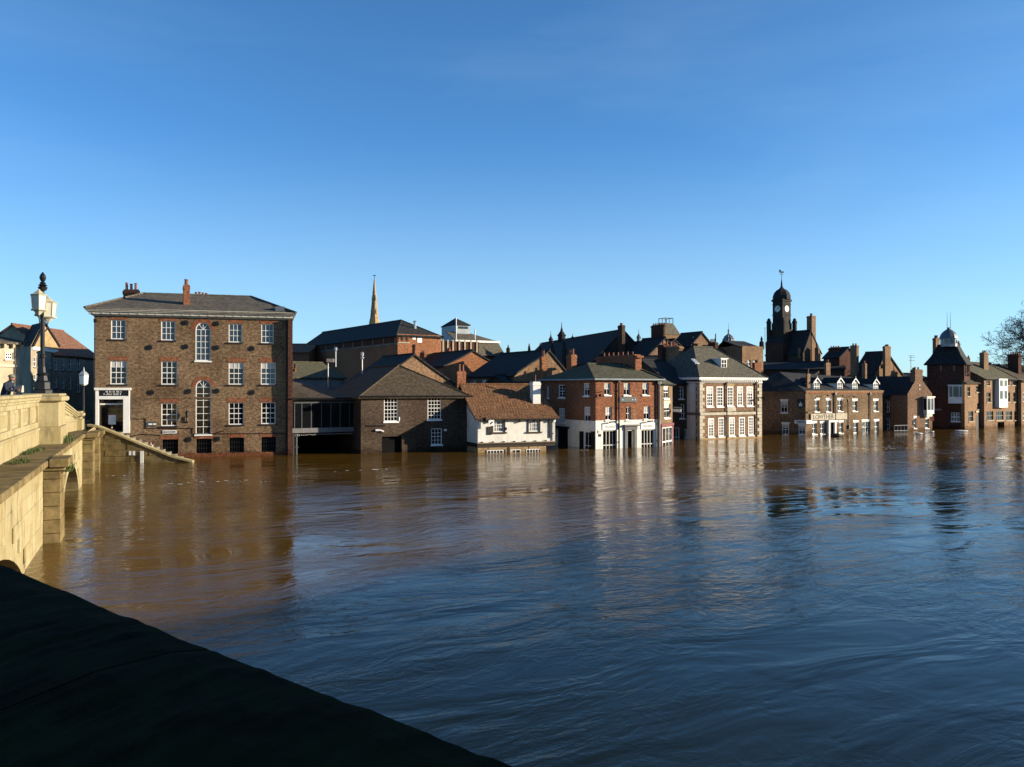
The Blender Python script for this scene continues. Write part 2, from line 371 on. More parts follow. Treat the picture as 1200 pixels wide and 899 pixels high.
# ---------------------------------------------------------------- buildings
BANK = Vector((0.872, 0.489))
class Bld:
    """footprint pts run counter-clockwise, face i joins pts[i] to pts[i+1]; face 0 is the front"""
    def __init__(s, name, label, pts, z1, mat, z0=-1.0, cat='building', group=None, bands=None):
        s.pts = [Vector((p[0], p[1])) for p in pts]; s.z0, s.z1, s.mat, s.bands = z0, z1, mat, bands or []
        s.r = root(name, label, cat, (s.pts[0].x, s.pts[0].y, 0), group)
        s.holes = {}; s.gables = {}; s.skip = set()
        s.d = (s.pts[1] - s.pts[0]).normalized(); s.i = Vector((-s.d.y, s.d.x)); s.W = (s.pts[1] - s.pts[0]).length
        s.D = (s.pts[2] - s.pts[1]).length
    def ax(s, i):
        a, b = s.pts[i], s.pts[(i + 1) % len(s.pts)]; d = (b - a).normalized(); return a, d, Vector((-d.y, d.x)), (b - a).length
    def P(s, i, u, z, dep=0.0):
        a, d, n, L = s.ax(i); q = a + d * u + n * dep; return Vector((q.x, q.y, z))
    def L(s, u, dep, z): q = s.pts[0] + s.d * u + s.i * dep; return Vector((q.x, q.y, z))
    def px(s, i, x, y):
        a, d, n, L = s.ax(i); r = ray(x, y); t = (a.x * n.x + a.y * n.y) / (r.x * n.x + r.y * n.y)
        q = Vector((r.x * t, r.y * t)); return (q - a).dot(d), CAMZ + r.z * t
    def rect(s, i, x0, y0, x1, y1):
        xm, ym = (x0 + x1) / 2, (y0 + y1) / 2
        return s.px(i, x0, ym)[0], s.px(i, x1, ym)[0], s.px(i, xm, y1)[1], s.px(i, xm, y0)[1]
    def fb(s, b, i, u0, u1, z0, z1, d0, d1):
        b.hexa([s.P(i, u0, z0, d0), s.P(i, u1, z0, d0), s.P(i, u1, z0, d1), s.P(i, u0, z0, d1), s.P(i, u0, z1, d0), s.P(i, u1, z1, d0), s.P(i, u1, z1, d1), s.P(i, u0, z1, d1)])
    def slab(s, name, i, r, d0, d1, mat, parent=None):
        b = MB(); s.fb(b, i, r[0], r[1], r[2], r[3], d0, d1); return b.build(name, mat, parent or s.r)
    def hole(s, i, r, dep=0.16, arch=False): s.holes.setdefault(i, []).append((*r, dep, arch))
    def window(s, i, r, nx=3, nz=4, fw=0.06, bw=0.034, mat='frame_white', glass='glass', sill='frame_white', lintel=None, lh=0.3, lw=0.16, arch=False, blind=0.0, cut=True, dep=0.16, meet=True, name='window'):
        u0, u1, z0, z1 = r
        if cut: s.hole(i, r, dep, arch); f0, f1 = dep - 0.09, dep - 0.02
        else: f0, f1 = -0.06, 0.01
        b = MB(); rr = (u1 - u0) / 2; um = (u0 + u1) / 2; zs = z1 - rr if arch else z1
        s.fb(b, i, u0, u0 + fw, z0, zs, f0, f1); s.fb(b, i, u1 - fw, u1, z0, zs, f0, f1); s.fb(b, i, u0 + fw, u1 - fw, z0, z0 + fw * 1.2, f0, f1)
        if arch:
            N = 12
            for q in range(N):
                a0, a1 = math.pi * q / N, math.pi * (q + 1) / N
                g = lambda R, a, d: s.P(i, um - R * math.cos(a), zs + R * math.sin(a), d)
                b.hexa([g(rr - fw, a0, f0), g(rr, a0, f0), g(rr, a0, f1), g(rr - fw, a0, f1), g(rr - fw, a1, f0), g(rr, a1, f0), g(rr, a1, f1), g(rr - fw, a1, f1)])
            for a in (math.pi * 0.3, math.pi * 0.5, math.pi * 0.7):
                p0, p1 = (um, zs), (um - (rr - fw) * math.cos(a), zs + (rr - fw) * math.sin(a)); dx, dz = -(p1[1] - p0[1]), p1[0] - p0[0]; ln = math.hypot(dx, dz); dx, dz = dx / ln * bw / 2, dz / ln * bw / 2
                b.hexa([s.P(i, p0[0] - dx, p0[1] - dz, f0 + 0.01), s.P(i, p0[0] + dx, p0[1] + dz, f0 + 0.01), s.P(i, p0[0] + dx, p0[1] + dz, f1 - .01), s.P(i, p0[0] - dx, p0[1] - dz, f1 - .01), s.P(i, p1[0] - dx, p1[1] - dz, f0 + .01), s.P(i, p1[0] + dx, p1[1] + dz, f0 + .01), s.P(i, p1[0] + dx, p1[1] + dz, f1 - .01), s.P(i, p1[0] - dx, p1[1] - dz, f1 - .01)])
            s.fb(b, i, u0 + fw, u1 - fw, zs - bw / 2, zs + bw / 2, f0 + 0.012, f1 - .012)
        else: s.fb(b, i, u0 + fw, u1 - fw, z1 - fw, z1, f0, f1)
        zi0, zi1 = z0 + fw * 1.2, (zs if arch else z1 - fw)
        for q in range(1, nx):
            u = u0 + fw + (u1 - u0 - 2 * fw) * q / nx; s.fb(b, i, u - bw / 2, u + bw / 2, zi0, zi1, f0 + 0.015, f1 - .015)
        for q in range(1, nz):
            z = zi0 + (zi1 - zi0) * q / nz; hb = bw * (0.8 if meet and q == nz // 2 and nz % 2 == 0 else 0.5)
            s.fb(b, i, u0 + fw, u1 - fw, z - hb, z + hb, f0 + 0.008, f1 - .008)
        w_ = b.build(name, mat, s.r)
        b = MB()
        if arch:
            pts = [s.P(i, u0, z0, f1 - 0.015), s.P(i, u1, z0, f1 - 0.015)] + [s.P(i, um + rr * math.cos(math.pi * q / 12), zs + rr * math.sin(math.pi * q / 12), f1 - 0.015) for q in range(13)]
            b.poly(pts)
        else: s.fb(b, i, u0 + .01, u1 - .01, z0 + .01, z1 - .01, f1 - 0.02, f1 + 0.005 if not cut else f1 + .02)
        b.build('pane', glass, w_)
        if sill:
            b = MB(); s.fb(b, i, u0 - 0.08, u1 + 0.08, z0 - 0.11, z0 - 0.003, -0.09, max(f0, 0.03)); b.build('sill', sill, w_)
        if lintel:
            b = MB()
            if arch:
                N = 14
                for q in range(N):
                    a0, a1 = math.pi * q / N, math.pi * (q + 1) / N
                    g = lambda R, a, d: s.P(i, um - R * math.cos(a), zs + R * math.sin(a), d)
                    b.hexa([g(rr + .005, a0, -.015), g(rr + lh, a0, -.015), g(rr + lh, a0, .05), g(rr + .005, a0, .05), g(rr + .005, a1, -.015), g(rr + lh, a1, -.015), g(rr + lh, a1, .05), g(rr + .005, a1, .05)])
            else:
                b.hexa([s.P(i, u0 - lw * .4, z1 + .003, -.015), s.P(i, u1 + lw * .4, z1 + .003, -.015), s.P(i, u1 + lw * .4, z1 + .003, .05), s.P(i, u0 - lw * .4, z1 + .003, .05), s.P(i, u0 - lw, z1 + lh, -.015), s.P(i, u1 + lw, z1 + lh, -.015), s.P(i, u1 + lw, z1 + lh, .05), s.P(i, u0 - lw, z1 + lh, .05)])
            b.build('lintel', lintel, w_)
        if blind:
            zb = z1 - (z1 - z0) * blind; b = MB(); s.fb(b, i, u0 + fw, u1 - fw, zb, z1 - fw, f1 - 0.034, f1 - 0.022); b.build('blind', 'blind_cream', w_)
        return w_
    def wpx(s, i, x0, y0, x1, y1, **kw): return s.window(i, s.rect(i, x0, y0, x1, y1), **kw)
    def walls(s):
        byb = {}
        for i in range(len(s.pts)):
            if i in s.skip: continue
            a, d, n, Lf = s.ax(i); hs = [h for h in s.holes.get(i, [])]
            us = sorted({0.0, Lf} | {min(max(x, 0), Lf) for h in hs for x in h[:2]}); bz = [b_[1] for b_ in s.bands if b_[1] < s.z1]
            zs = sorted({s.z0, s.z1} | set(bz) | {min(max(x, s.z0), s.z1) for h in hs for x in h[2:4]})
            def matof(z):
                for (zb0, zb1, m) in s.bands:
                    if zb0 <= z < zb1: return m
                return s.mat
            for zi in range(len(zs) - 1):
                zm = (zs[zi] + zs[zi + 1]) / 2; mb = byb.setdefault(matof(zm), MB()); run = None
                for ui in range(len(us) - 1):
                    um = (us[ui] + us[ui + 1]) / 2
                    op = any(h[0] < um < h[1] and h[2] < zm < h[3] for h in hs)
                    if not op and run is None: run = us[ui]
                    if (op or ui == len(us) - 2) and run is not None:
                        e = us[ui] if op else us[ui + 1]
                        mb.poly([s.P(i, run, zs[zi]), s.P(i, e, zs[zi]), s.P(i, e, zs[zi + 1]), s.P(i, run, zs[zi + 1])]); run = None
            for (u0, u1, z0, z1, dep, arch) in hs:
                mb = byb.setdefault(matof((z0 + z1) / 2), MB()); rr = (u1 - u0) / 2; zt = z1 - rr if arch else z1; um = (u0 + u1) / 2
                for uu in (u0, u1): mb.poly([s.P(i, uu, z0), s.P(i, uu, z0, dep), s.P(i, uu, zt, dep), s.P(i, uu, zt)])
                mb.poly([s.P(i, u0, z0), s.P(i, u1, z0), s.P(i, u1, z0, dep), s.P(i, u0, z0, dep)])
                if arch:
                    N = 12; c = [(um - rr * math.cos(math.pi * q / N), zt + rr * math.sin(math.pi * q / N)) for q in range(N + 1)]
                    for q in range(N):
                        mb.poly([s.P(i, c[q][0], c[q][1]), s.P(i, c[q + 1][0], c[q + 1][1]), s.P(i, c[q + 1][0], c[q + 1][1], dep), s.P(i, c[q][0], c[q][1], dep)])
                        mb.poly([s.P(i, c[q][0], c[q][1]), s.P(i, c[q + 1][0], c[q + 1][1]), s.P(i, c[q + 1][0], z1), s.P(i, c[q][0], z1)])
                else: mb.poly([s.P(i, u0, z1), s.P(i, u1, z1), s.P(i, u1, z1, dep), s.P(i, u0, z1, dep)])
            if i in s.gables:
                pts = s.gables[i]; mb = byb.setdefault(s.mat, MB()); mb.poly([s.P(i, 0, s.z1), s.P(i, Lf, s.z1)] + [s.P(i, u, z) for u, z in pts])
        for m, mb in byb.items(): mb.build('wall' if m == s.mat else 'ground_floor_wall', m, s.r, fix=False)
    # ---- roofs (local u along the front, dep inwards)
    def roof(s, polys, mat, jit=0.02, solid=0.14, cuts=3, name='roof', parent=None):
        b = MB()
        for p in polys: b.poly(p)
        bm_o = b.build(name, mat, parent or s.r, jit=jit, cuts=cuts)
        md = bm_o.modifiers.new('thick', 'SOLIDIFY'); md.thickness = solid; md.offset = -1
        return bm_o
    def hip(s, zr, u1, u2, dr, mat, oh=0.4, z=None, W=None, D=None, ridge=True, **kw):
        W = W or s.W; D = D or s.D; z = s.z1 if z is None else z
        a, b, c, d = s.L(-oh, -oh, z), s.L(W + oh, -oh, z), s.L(W + oh, D + oh, z), s.L(-oh, D + oh, z); r1, r2 = s.L(u1, dr, zr), s.L(u2, dr, zr)
        o = s.roof([[a, b, r2, r1], [b, c, r2], [c, d, r1, r2], [d, a, r1]], mat, **kw)
        if ridge:
            t = MB()
            for p, q in ((r1, r2), (a, r1), (b, r2)): t.tube([p + Vector((0, 0, .02)), q + Vector((0, 0, .02))], 0.09, 6)
            t.build('ridge_tiles', mat, s.r)
        return o
    def gable_par(s, zr, mat, oh=0.3, ohe=0.15, dr=None, z=None, D=None, bell=0.0, walls=True, **kw):
        D = D or s.D; dr = dr or D / 2; z = s.z1 if z is None else z; sl = (zr - z) / dr
        ze = z - oh * sl * 0.8; u0, u1 = -ohe, s.W + ohe
        if bell:
            km = dr * 0.28; zk = z + km * sl * 0.72
            polys = [[s.L(u0, -oh, z - bell), s.L(u1, -oh, z - bell), s.L(u1, km, zk), s.L(u0, km, zk)], [s.L(u0, km, zk), s.L(u1, km, zk), s.L(u1, dr, zr), s.L(u0, dr, zr)]]
        else: polys = [[s.L(u0, -oh, ze), s.L(u1, -oh, ze), s.L(u1, dr, zr), s.L(u0, dr, zr)]]
        polys.append([s.L(u0, dr, zr), s.L(u1, dr, zr), s.L(u1, D + oh, ze), s.L(u0, D + oh, ze)])
        if walls:
            s.gables[1] = [(dr, zr - 0.1)]; s.gables[3] = [(D - dr, zr - 0.1)]
        o = s.roof(polys, mat, **kw)
        one('ridge_tiles', mat, s.r, lambda t: t.tube([s.L(u0, dr, zr + .03), s.L(u1, dr, zr + .03)], 0.1, 6))
        return o
    def gable_perp(s, zr, mat, oh=0.15, ohe=0.25, ur=None, z=None, hipf=0.0, walls=True, zl=None, **kw):
        ur = s.W / 2 if ur is None else ur; z = s.z1 if z is None else z; D = s.D
        slL = (zr - z) / ur; slR = (zr - z) / (s.W - ur)
        zl, zrr = z - ohe * slL, z - ohe * slR
        f = -oh
        a, b, c, d = s.L(-ohe, f, zl), s.L(s.W + ohe, f, zrr), s.L(s.W + ohe, D + oh, zrr), s.L(-ohe, D + oh, zl)
        r1 = s.L(ur, hipf if hipf else f, zr); r2 = s.L(ur, D + oh, zr)
        polys = [[d, a, r1, r2], [b, c, r2, r1]]
        if hipf: polys.append([a, b, r1])
        elif walls: s.gables[0] = [(ur, zr - 0.08)]
        if walls: s.gables[2] = [(s.W - ur, zr - 0.08)]
        o = s.roof(polys, mat, **kw)
        t = MB(); t.tube([r1 + Vector((0, 0, .03)), r2 + Vector((0, 0, .03))], 0.1, 6)
        if hipf: t.tube([a, r1], 0.09, 6); t.tube([b, r1], 0.09, 6)
        t.build('ridge_tiles', mat, s.r)
        return o
    def chim(s, pxL, pxC, pxR, yt, Y, zb, mat='brick_red', pots=2, ph=0.45, dirv=None, pot_mat='terracotta', cap=True, potaxis='d', pr=0.12):
        f = foot(pxL, pxC, pxR, Y, dirv); zt = zat(yt, Y)
        return chimney(s.r, f, zb, zt, mat, pots, ph, pot_mat, cap, potaxis, pr)
    def pipe(s, i, px, y0, y1, r=0.055, mat='black_paint', name='drainpipe', off=0.1):
        u, z0 = s.px(i, px, y1); _, z1 = s.px(i, px, y0)
        b = MB(); b.tube([s.P(i, u, z0, -off), s.P(i, u, z1, -off)], r, 8)
        z = z0 + .6
        while z < z1 - .3:
            s.fb(b, i, u - r * 1.6, u + r * 1.6, z - .03, z + .03, -off - r * .5, 0.02); z += 1.5
        s.fb(b, i, u - r * 2, u + r * 2, z1 - .25, z1, -off - r * 1.5, 0.02)
        return b.build(name, mat, s.r)
    def gutter(s, i, z, mat='black_paint', r=0.07, oh=0.3, off=0.4):
        a, d, n, Lf = s.ax(i)
        return one('gutter', mat, s.r, lambda b: b.tube([s.P(i, -oh, z, -off), s.P(i, Lf + oh, z, -off)], r, 6))

def foot(pxL, pxC, pxR, Y, dirv=None):
    """plan rectangle whose near-left corner shows at pxC; front runs right to pxR, left side runs back to pxL"""
    d = Vector(dirv).normalized() if dirv else BANK.normalized(); n = Vector((-d.y, d.x)); C = plan(pxC, Y)
    tr, tl = (pxR - CX) / FPX, (pxL - CX) / FPX
    W = max(0.15, (tr * C.y - C.x) / (d.x - tr * d.y)); D = max(0.15, (tl * C.y - C.x) / (n.x - tl * n.y))
    B = C + d * W
    return [C, B, B + n * D, C + n * D]
def rectf(A, B, D):
    A, B = Vector(A), Vector(B); d = (B - A).normalized(); n = Vector((-d.y, d.x)); return [A, B, B + n * D, A + n * D]
def chimney(par, f, zb, zt, mat='brick_red', pots=2, ph=0.45, pot_mat='terracotta', cap=True, potaxis='d', pr=0.12):
    c = sum(f, Vector((0, 0))) / 4
    def ring(k2): return [c + (q - c) * k2 for q in f]
    def pr_(b, k2, z0, z1):
        r_ = ring(k2); b.hexa([(q.x, q.y, z0) for q in r_] + [(q.x, q.y, z1) for q in r_])
    b = MB(); h = zt - zb
    if cap: pr_(b, 1.0, zb, zt - 0.32); pr_(b, 1.09, zt - 0.319, zt - 0.12); pr_(b, 0.96, zt - 0.1195, zt)
    else: pr_(b, 1.0, zb, zt)
    o = b.build('chimney', mat, par)
    a0, a1 = ((f[0] + f[1]) / 2, (f[2] + f[3]) / 2) if potaxis == 'd' else ((f[0] + f[3]) / 2, (f[1] + f[2]) / 2)
    for k2 in range(pots):
        t = (k2 + 0.5) / pots; q = a0.lerp(a1, 0.08 + t * 0.84); hh = ph * rnd(0.85, 1.1)
        b = MB(); b.lathe((q.x, q.y, zt - 0.02), [(pr * 1.15, 0), (pr * 1.15, 0.05), (pr * 0.95, 0.08), (pr * 0.85, hh * .85), (pr * 1.05, hh * .88), (pr * 1.05, hh), (pr * .7, hh), (pr * .65, hh * .7)], 8)
        b.build('chimney_pot', pot_mat, o)
    return o
# ================================================================ the setting
def sheet(name, pts, mat, kind='structure'):
    b = MB(); b.poly(pts); return struct(b.build(name, mat), kind)
sheet('river_bed', [(-4000, -3000, -3.0), (4000, -3000, -3.0), (4000, 6000, -3.0), (-4000, 6000, -3.0)], 'earth')
sheet('river', [(-4000, -3000, 0), (4000, -3000, 0), (4000, 6000, 0), (-4000, 6000, 0)], 'flood_water')
# low rising ground behind the waterfront
b = MB()
ln = [(-60, 73), (-34, 74), (-19, 76), (-4, 80), (10, 86), (20, 95), (33, 106), (46, 113), (62, 121), (90, 134), (160, 168)]
rows = [(0, -0.6), (3, 0.7), (30, 2.2), (90, 4.0), (400, 4.5), (2500, 4.5)]
grid = [[Vector((x - BANK.y * k2, y + BANK.x * k2, z)) for x, y in ln] for k2, z in rows]
for i in range(len(rows) - 1):
    for j in range(len(ln) - 1): b.poly([grid[i][j], grid[i][j + 1], grid[i + 1][j + 1], grid[i + 1][j]])
struct(b.build('ground', 'earth'))

# ================================================================ the bridge
BO = Vector((-14.2, 24.5)); BD = Vector((-0.40, 0.917)).normalized(); BN = Vector((0.917, 0.40)).normalized()
def BR(t, o, z): q = BO + BD * t + BN * o; return Vector((q.x, q.y, z))
bridge = root('stone_bridge', 'pale limestone road bridge with panelled parapet, ledge, piers and arches at the left', 'bridge', (BO.x, BO.y, 0))
def bbox(b, t0, t1, o0, o1, z0, z1, z0b=None, z1b=None):
    z0b = z0 if z0b is None else z0b; z1b = z1 if z1b is None else z1b
    b.hexa([BR(t0, o0, z0), BR(t0, o1, z0), BR(t1, o1, z0b), BR(t1, o0, z0b), BR(t0, o0, z1), BR(t0, o1, z1), BR(t1, o1, z1b), BR(t1, o0, z1b)])
def arch_z(t):
    z = -9.0
    for c, hs, zc in ((-8.2, 8.0, 2.5), (15.9, 5.1, 2.75)):
        x = (t - c) / hs
        if abs(x) < 1: z = max(z, -1.15 + zc * math.sqrt(1 - x * x))
    return z
def ledge_z(t): return 2.80 if t < 22 else 2.80 - 0.40 * min(1, (t - 22) / 14)
def par_z(t):
    if t < 14: return 4.98
    if t < 17: return 5.02
    x = min(1, (t - 17) / 20); return 4.95 - 1.5 * x ** 1.25
# backing wall with the arch openings and their soffits
b = MB(); N = 140; T0, T1 = -30.0, 38.0
for q in range(N):
    ta, tb = T0 + (T1 - T0) * q / N, T0 + (T1 - T0) * (q + 1) / N
    za, zb = max(-1.2, arch_z(ta)), max(-1.2, arch_z(tb))
    b.poly([BR(ta, 0, za), BR(tb, 0, zb), BR(tb, 0, 2.6), BR(ta, 0, 2.6)])
    if za > -1.2 or zb > -1.2: b.poly([BR(ta, 0, za), BR(tb, 0, zb), BR(tb, -14, zb), BR(ta, -14, za)])
b.build('spandrel_wall', 'bridge_stone', bridge, fix=False)
# facing blocks in courses, each its own stone
CH = 0.46; rb = random.Random(3)
def stone_mesh(Lt, Ht):
    b = MB(); b.aabb((0, 0, 0), (Lt, 0.06, Ht)); bm = bmesh.new(); vs = [bm.verts.new(v) for v in b.v]
    for f in b.f: bm.faces.new([vs[i] for i in f])
    bmesh.ops.recalc_face_normals(bm, faces=bm.faces); bmesh.ops.bevel(bm, geom=bm.edges[:], offset=0.009, segments=1, affect='EDGES')
    me = bpy.data.meshes.new('stone'); bm.to_mesh(me); bm.free(); me.materials.append(M['bridge_stone']); return me
SM = {}
ang = math.atan2(BD.y, BD.x)
zc = -0.26; course = 0
while zc < 2.5:
    t = -12.0 + (course % 2) * 0.47
    while t < 37:
        Lt = rb.choice((0.8, 0.95, 1.1)); hgt = min(CH, 2.60 - zc) - 0.007
        az = max(arch_z(t), arch_z(t + Lt * .5), arch_z(t + Lt))
        if az + 0.30 < zc or (az < -5):
            key = (Lt, round(hgt, 3))
            if key not in SM: SM[key] = stone_mesh(Lt - 0.007, hgt)
            o = link('stone', SM[key], bridge); q = BR(t + Lt - .006, 0.004 + rb.uniform(0, .012), zc) - ROOTLOC[bridge.name]
            o.location = q; o.rotation_euler = (0, 0, ang + math.pi)     # local x runs back along the bridge, y outwards
        t += Lt
    zc += CH; course += 1
# arch ring stones
for c, hs, zc_ in ((-8.2, 8.0, 2.5), (15.9, 5.1, 2.75)):
    Nv = 26
    for q in range(Nv):
        a0, a1 = math.pi * (q + .02) / Nv, math.pi * (q + .98) / Nv
        def g(a, e): return c - (hs + e) * math.cos(a), -1.15 + (zc_ + e) * math.sin(a)
        p = [g(a0, 0), g(a1, 0), g(a1, .36), g(a0, .36)]
        if max(x[1] for x in p) < -0.2: continue
        b = MB(); b.hexa([BR(x[0], -0.3, x[1]) for x in p] + [BR(x[0], 0.085, x[1]) for x in p]); b.build('arch_stone', 'bridge_stone', bridge)
# piers: single stones one on another, with a projecting cap
for (ta, tb) in ((4.1, 5.6), (23.4, 25.2), (30.2, 31.6)):
    z = -0.6
    while z < 2.4:
        h = min(CH, 2.44 - z); pr = 0.6 + rb.uniform(-.012, .012)
        b = MB(); bbox(b, ta + rb.uniform(0, .012), tb - rb.uniform(0, .012), 0.07, pr, z, z + h - .014); b.build('pier_stone', 'mossy_stone', bridge, bevel=0.018); z += h
    for e, za, zb in ((0.08, 2.44, 2.56), (0.2, 2.562, 2.84)):
        b = MB(); dz = ledge_z(ta) - 2.8; bbox(b, ta - e, tb + e, 0.26 if za > 2.5 else 0.07, 0.66 + e, za + dz, zb + dz); b.build('pier_cap', 'mossy_stone', bridge, bevel=0.025)
# ledge stones
t = -14.0
while t < 36.5:
    e = min(t + 2.0, 36.8)
    b = MB(); bbox(b, t + .006, e - .006, -1.05, 0.24, ledge_z(t) - .22, ledge_z(t), ledge_z(e) - .22, ledge_z(e)); b.build('ledge_stone', 'mossy_stone', bridge, bevel=0.03); t = e
# parapet: core, plinth, panels, rails and coping
b = MB()
t = -19.0
while t < 37:
    e = min(t + 1.0, 37); bbox(b, t, e, -1.42, -1.10, ledge_z(t) - .3, par_z(t) - .13, ledge_z(e) - .3, par_z(e) - .13); t = e
b.build('parapet_core', 'bridge_stone', bridge)
def band(name, mat, za, zb, o1, t0, t1, step=2.0, o0=-1.10):
    t = t0
    while t < t1 - .01:
        e = min(t + step, t1); b = MB(); bbox(b, t + .004, e - .004, o0, o1, za(t), zb(t), za(e), zb(e)); b.build(name, mat, bridge, bevel=0.012); t = e
for (ta, tb) in ((-19.0, 13.4), (16.2, 35.2)):
    band('plinth_stone', 'bridge_stone', lambda t: ledge_z(t) - .01, lambda t: ledge_z(t) + .62, -0.99, ta, tb)
    band('plinth_moulding', 'bridge_stone', lambda t: ledge_z(t) + .62, lambda t: ledge_z(t) + .74, -0.93, ta, tb)
    band('panel_rail', 'bridge_stone', lambda t: ledge_z(t) + .74, lambda t: ledge_z(t) + .98, -1.0, ta, tb)
    band('panel_rail', 'bridge_stone', lambda t: par_z(t) - .52, lambda t: par_z(t) - .34, -1.0, ta, tb)
    band('cornice_stone', 'bridge_stone', lambda t: par_z(t) - .34, lambda t: par_z(t) - .24, -0.95, ta, tb)
    band('cornice_stone', 'bridge_stone', lambda t: par_z(t) - .24, lambda t: par_z(t) - .13, -0.90, ta, tb)
    nb = max(1, round((tb - ta) / 2.7)); bay = (tb - ta) / nb
    for q in range(nb + 1):
        ts = ta + bay * q; t0 = max(ta, ts - .28); t1 = min(tb, ts + .28)
        b = MB(); bbox(b, t0, t1, -1.10, -1.003, ledge_z(t0) + .98, par_z(t0) - .52, ledge_z(t1) + .98, par_z(t1) - .52); b.build('panel_stile', 'bridge_stone', bridge)
        if q < nb:
            t0, t1 = ts + .42, ts + bay - .42
            b = MB(); bbox(b, t0, t1, -1.10, -1.055, ledge_z(t0) + 1.12, par_z(t0) - .66, ledge_z(t1) + 1.12, par_z(t1) - .66); b.build('panel', 'bridge_stone', bridge, bevel=0.02)
t = -19.0
while t < 36.9:
    e = min(t + 1.6, 37.0)
    if not (13.0 < (t + e) / 2 < 16.6):
        b = MB(); bbox(b, t + .004, e - .004, -1.50, -0.84, par_z(t) - .13, par_z(t), par_z(e) - .13, par_z(e)); b.build('coping_stone', 'bridge_stone', bridge, bevel=0.03)
    t = e
# the pedestal that carries the lamp standard, and the end pillar
for ta, tb, o1, z1 in ((13.3, 16.3, -0.22, 4.86), (35.2, 37.0, -0.75, 3.55)):
    b = MB(); bbox(b, ta, tb, -1.6, o1, ledge_z(ta) + .75, z1 - .2); b.build('pedestal', 'bridge_stone', bridge, bevel=0.02)
    b = MB(); bbox(b, ta - .1, tb + .1, -1.7, o1 + .1, ledge_z(ta) - .02, ledge_z(ta) + .75); b.build('pedestal_base', 'bridge_stone', bridge, bevel=0.03)
    b = MB(); bbox(b, ta - .16, tb + .16, -1.76, o1 + .16, z1 - .2, z1 + .02); b.build('pedestal_cap', 'bridge_stone', bridge, bevel=0.05)
    b = MB(); bbox(b, ta - .05, tb + .05, -1.65, o1 + .05, z1 + .021, z1 + .14); b.build('pedestal_cap', 'bridge_stone', bridge, bevel=0.04)
# road deck and the upstream parapet
b = MB(); t = -30.0
while t < 60:
    e = t + 4; za, zb = (max(2.2, par_z(x) - 1.25) for x in (t, e)); b.poly([BR(t, -1.43, za), BR(e, -1.43, zb), BR(e, -13, zb), BR(t, -13, za)]); t = e
b.build('road_deck', 'asphalt', bridge)
b = MB(); t = -30.0
while t < 37:
    e = t + 2.0; bbox(b, t, e, -13.4, -13.0, 1.5, par_z(t) - .1, 1.5, par_z(e) - .1); t = e
b.build('upstream_parapet', 'bridge_stone', bridge)
# the splayed end of the parapet beside the camera: round-topped coping blocks
FA, FB = Vector((2.9, -1.50)), Vector((-7.9, 7.95)); fd = (FB - FA).normalized(); fn = Vector((-fd.y, fd.x)) * -1      # fn points over the river
FT = 4.735; rj = random.Random(8)
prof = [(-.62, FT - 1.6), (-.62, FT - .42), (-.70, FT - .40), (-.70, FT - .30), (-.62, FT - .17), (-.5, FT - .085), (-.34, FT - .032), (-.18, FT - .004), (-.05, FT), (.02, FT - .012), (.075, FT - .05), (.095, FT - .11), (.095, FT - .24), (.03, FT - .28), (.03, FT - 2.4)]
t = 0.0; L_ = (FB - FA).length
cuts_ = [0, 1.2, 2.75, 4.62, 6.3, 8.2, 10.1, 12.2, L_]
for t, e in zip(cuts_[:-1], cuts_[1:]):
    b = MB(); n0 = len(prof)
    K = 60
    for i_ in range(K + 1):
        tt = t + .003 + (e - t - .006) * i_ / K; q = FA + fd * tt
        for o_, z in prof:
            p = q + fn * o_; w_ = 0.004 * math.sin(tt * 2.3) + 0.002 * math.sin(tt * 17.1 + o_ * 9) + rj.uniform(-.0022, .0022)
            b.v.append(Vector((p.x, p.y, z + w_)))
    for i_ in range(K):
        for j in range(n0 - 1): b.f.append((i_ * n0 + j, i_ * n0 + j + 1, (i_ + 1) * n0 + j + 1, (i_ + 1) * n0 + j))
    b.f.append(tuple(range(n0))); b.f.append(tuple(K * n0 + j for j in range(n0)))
    b.build('dark_coping_stone', 'painted_shade_stone', bridge, smooth=False)['label'] = 'mossy rounded coping in the near corner, its shade painted into the colour'
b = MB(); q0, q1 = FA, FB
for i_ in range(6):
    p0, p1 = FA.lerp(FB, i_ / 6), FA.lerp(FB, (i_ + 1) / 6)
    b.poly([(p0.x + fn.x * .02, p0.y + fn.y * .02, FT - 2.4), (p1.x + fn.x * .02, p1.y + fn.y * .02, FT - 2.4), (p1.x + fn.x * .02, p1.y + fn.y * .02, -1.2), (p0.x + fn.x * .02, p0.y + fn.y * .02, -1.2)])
b.build('wing_wall', 'painted_shade_stone', bridge, fix=False)
b = MB(); b.poly([(FA.x - fn.x * .6, FA.y - fn.y * .6, 3.55), (FB.x - fn.x * .6, FB.y - fn.y * .6, 3.55), (-26, 4, 3.55), (-16, -22, 3.55), (8, -14, 3.55)]); b.build('footway', 'asphalt', bridge)

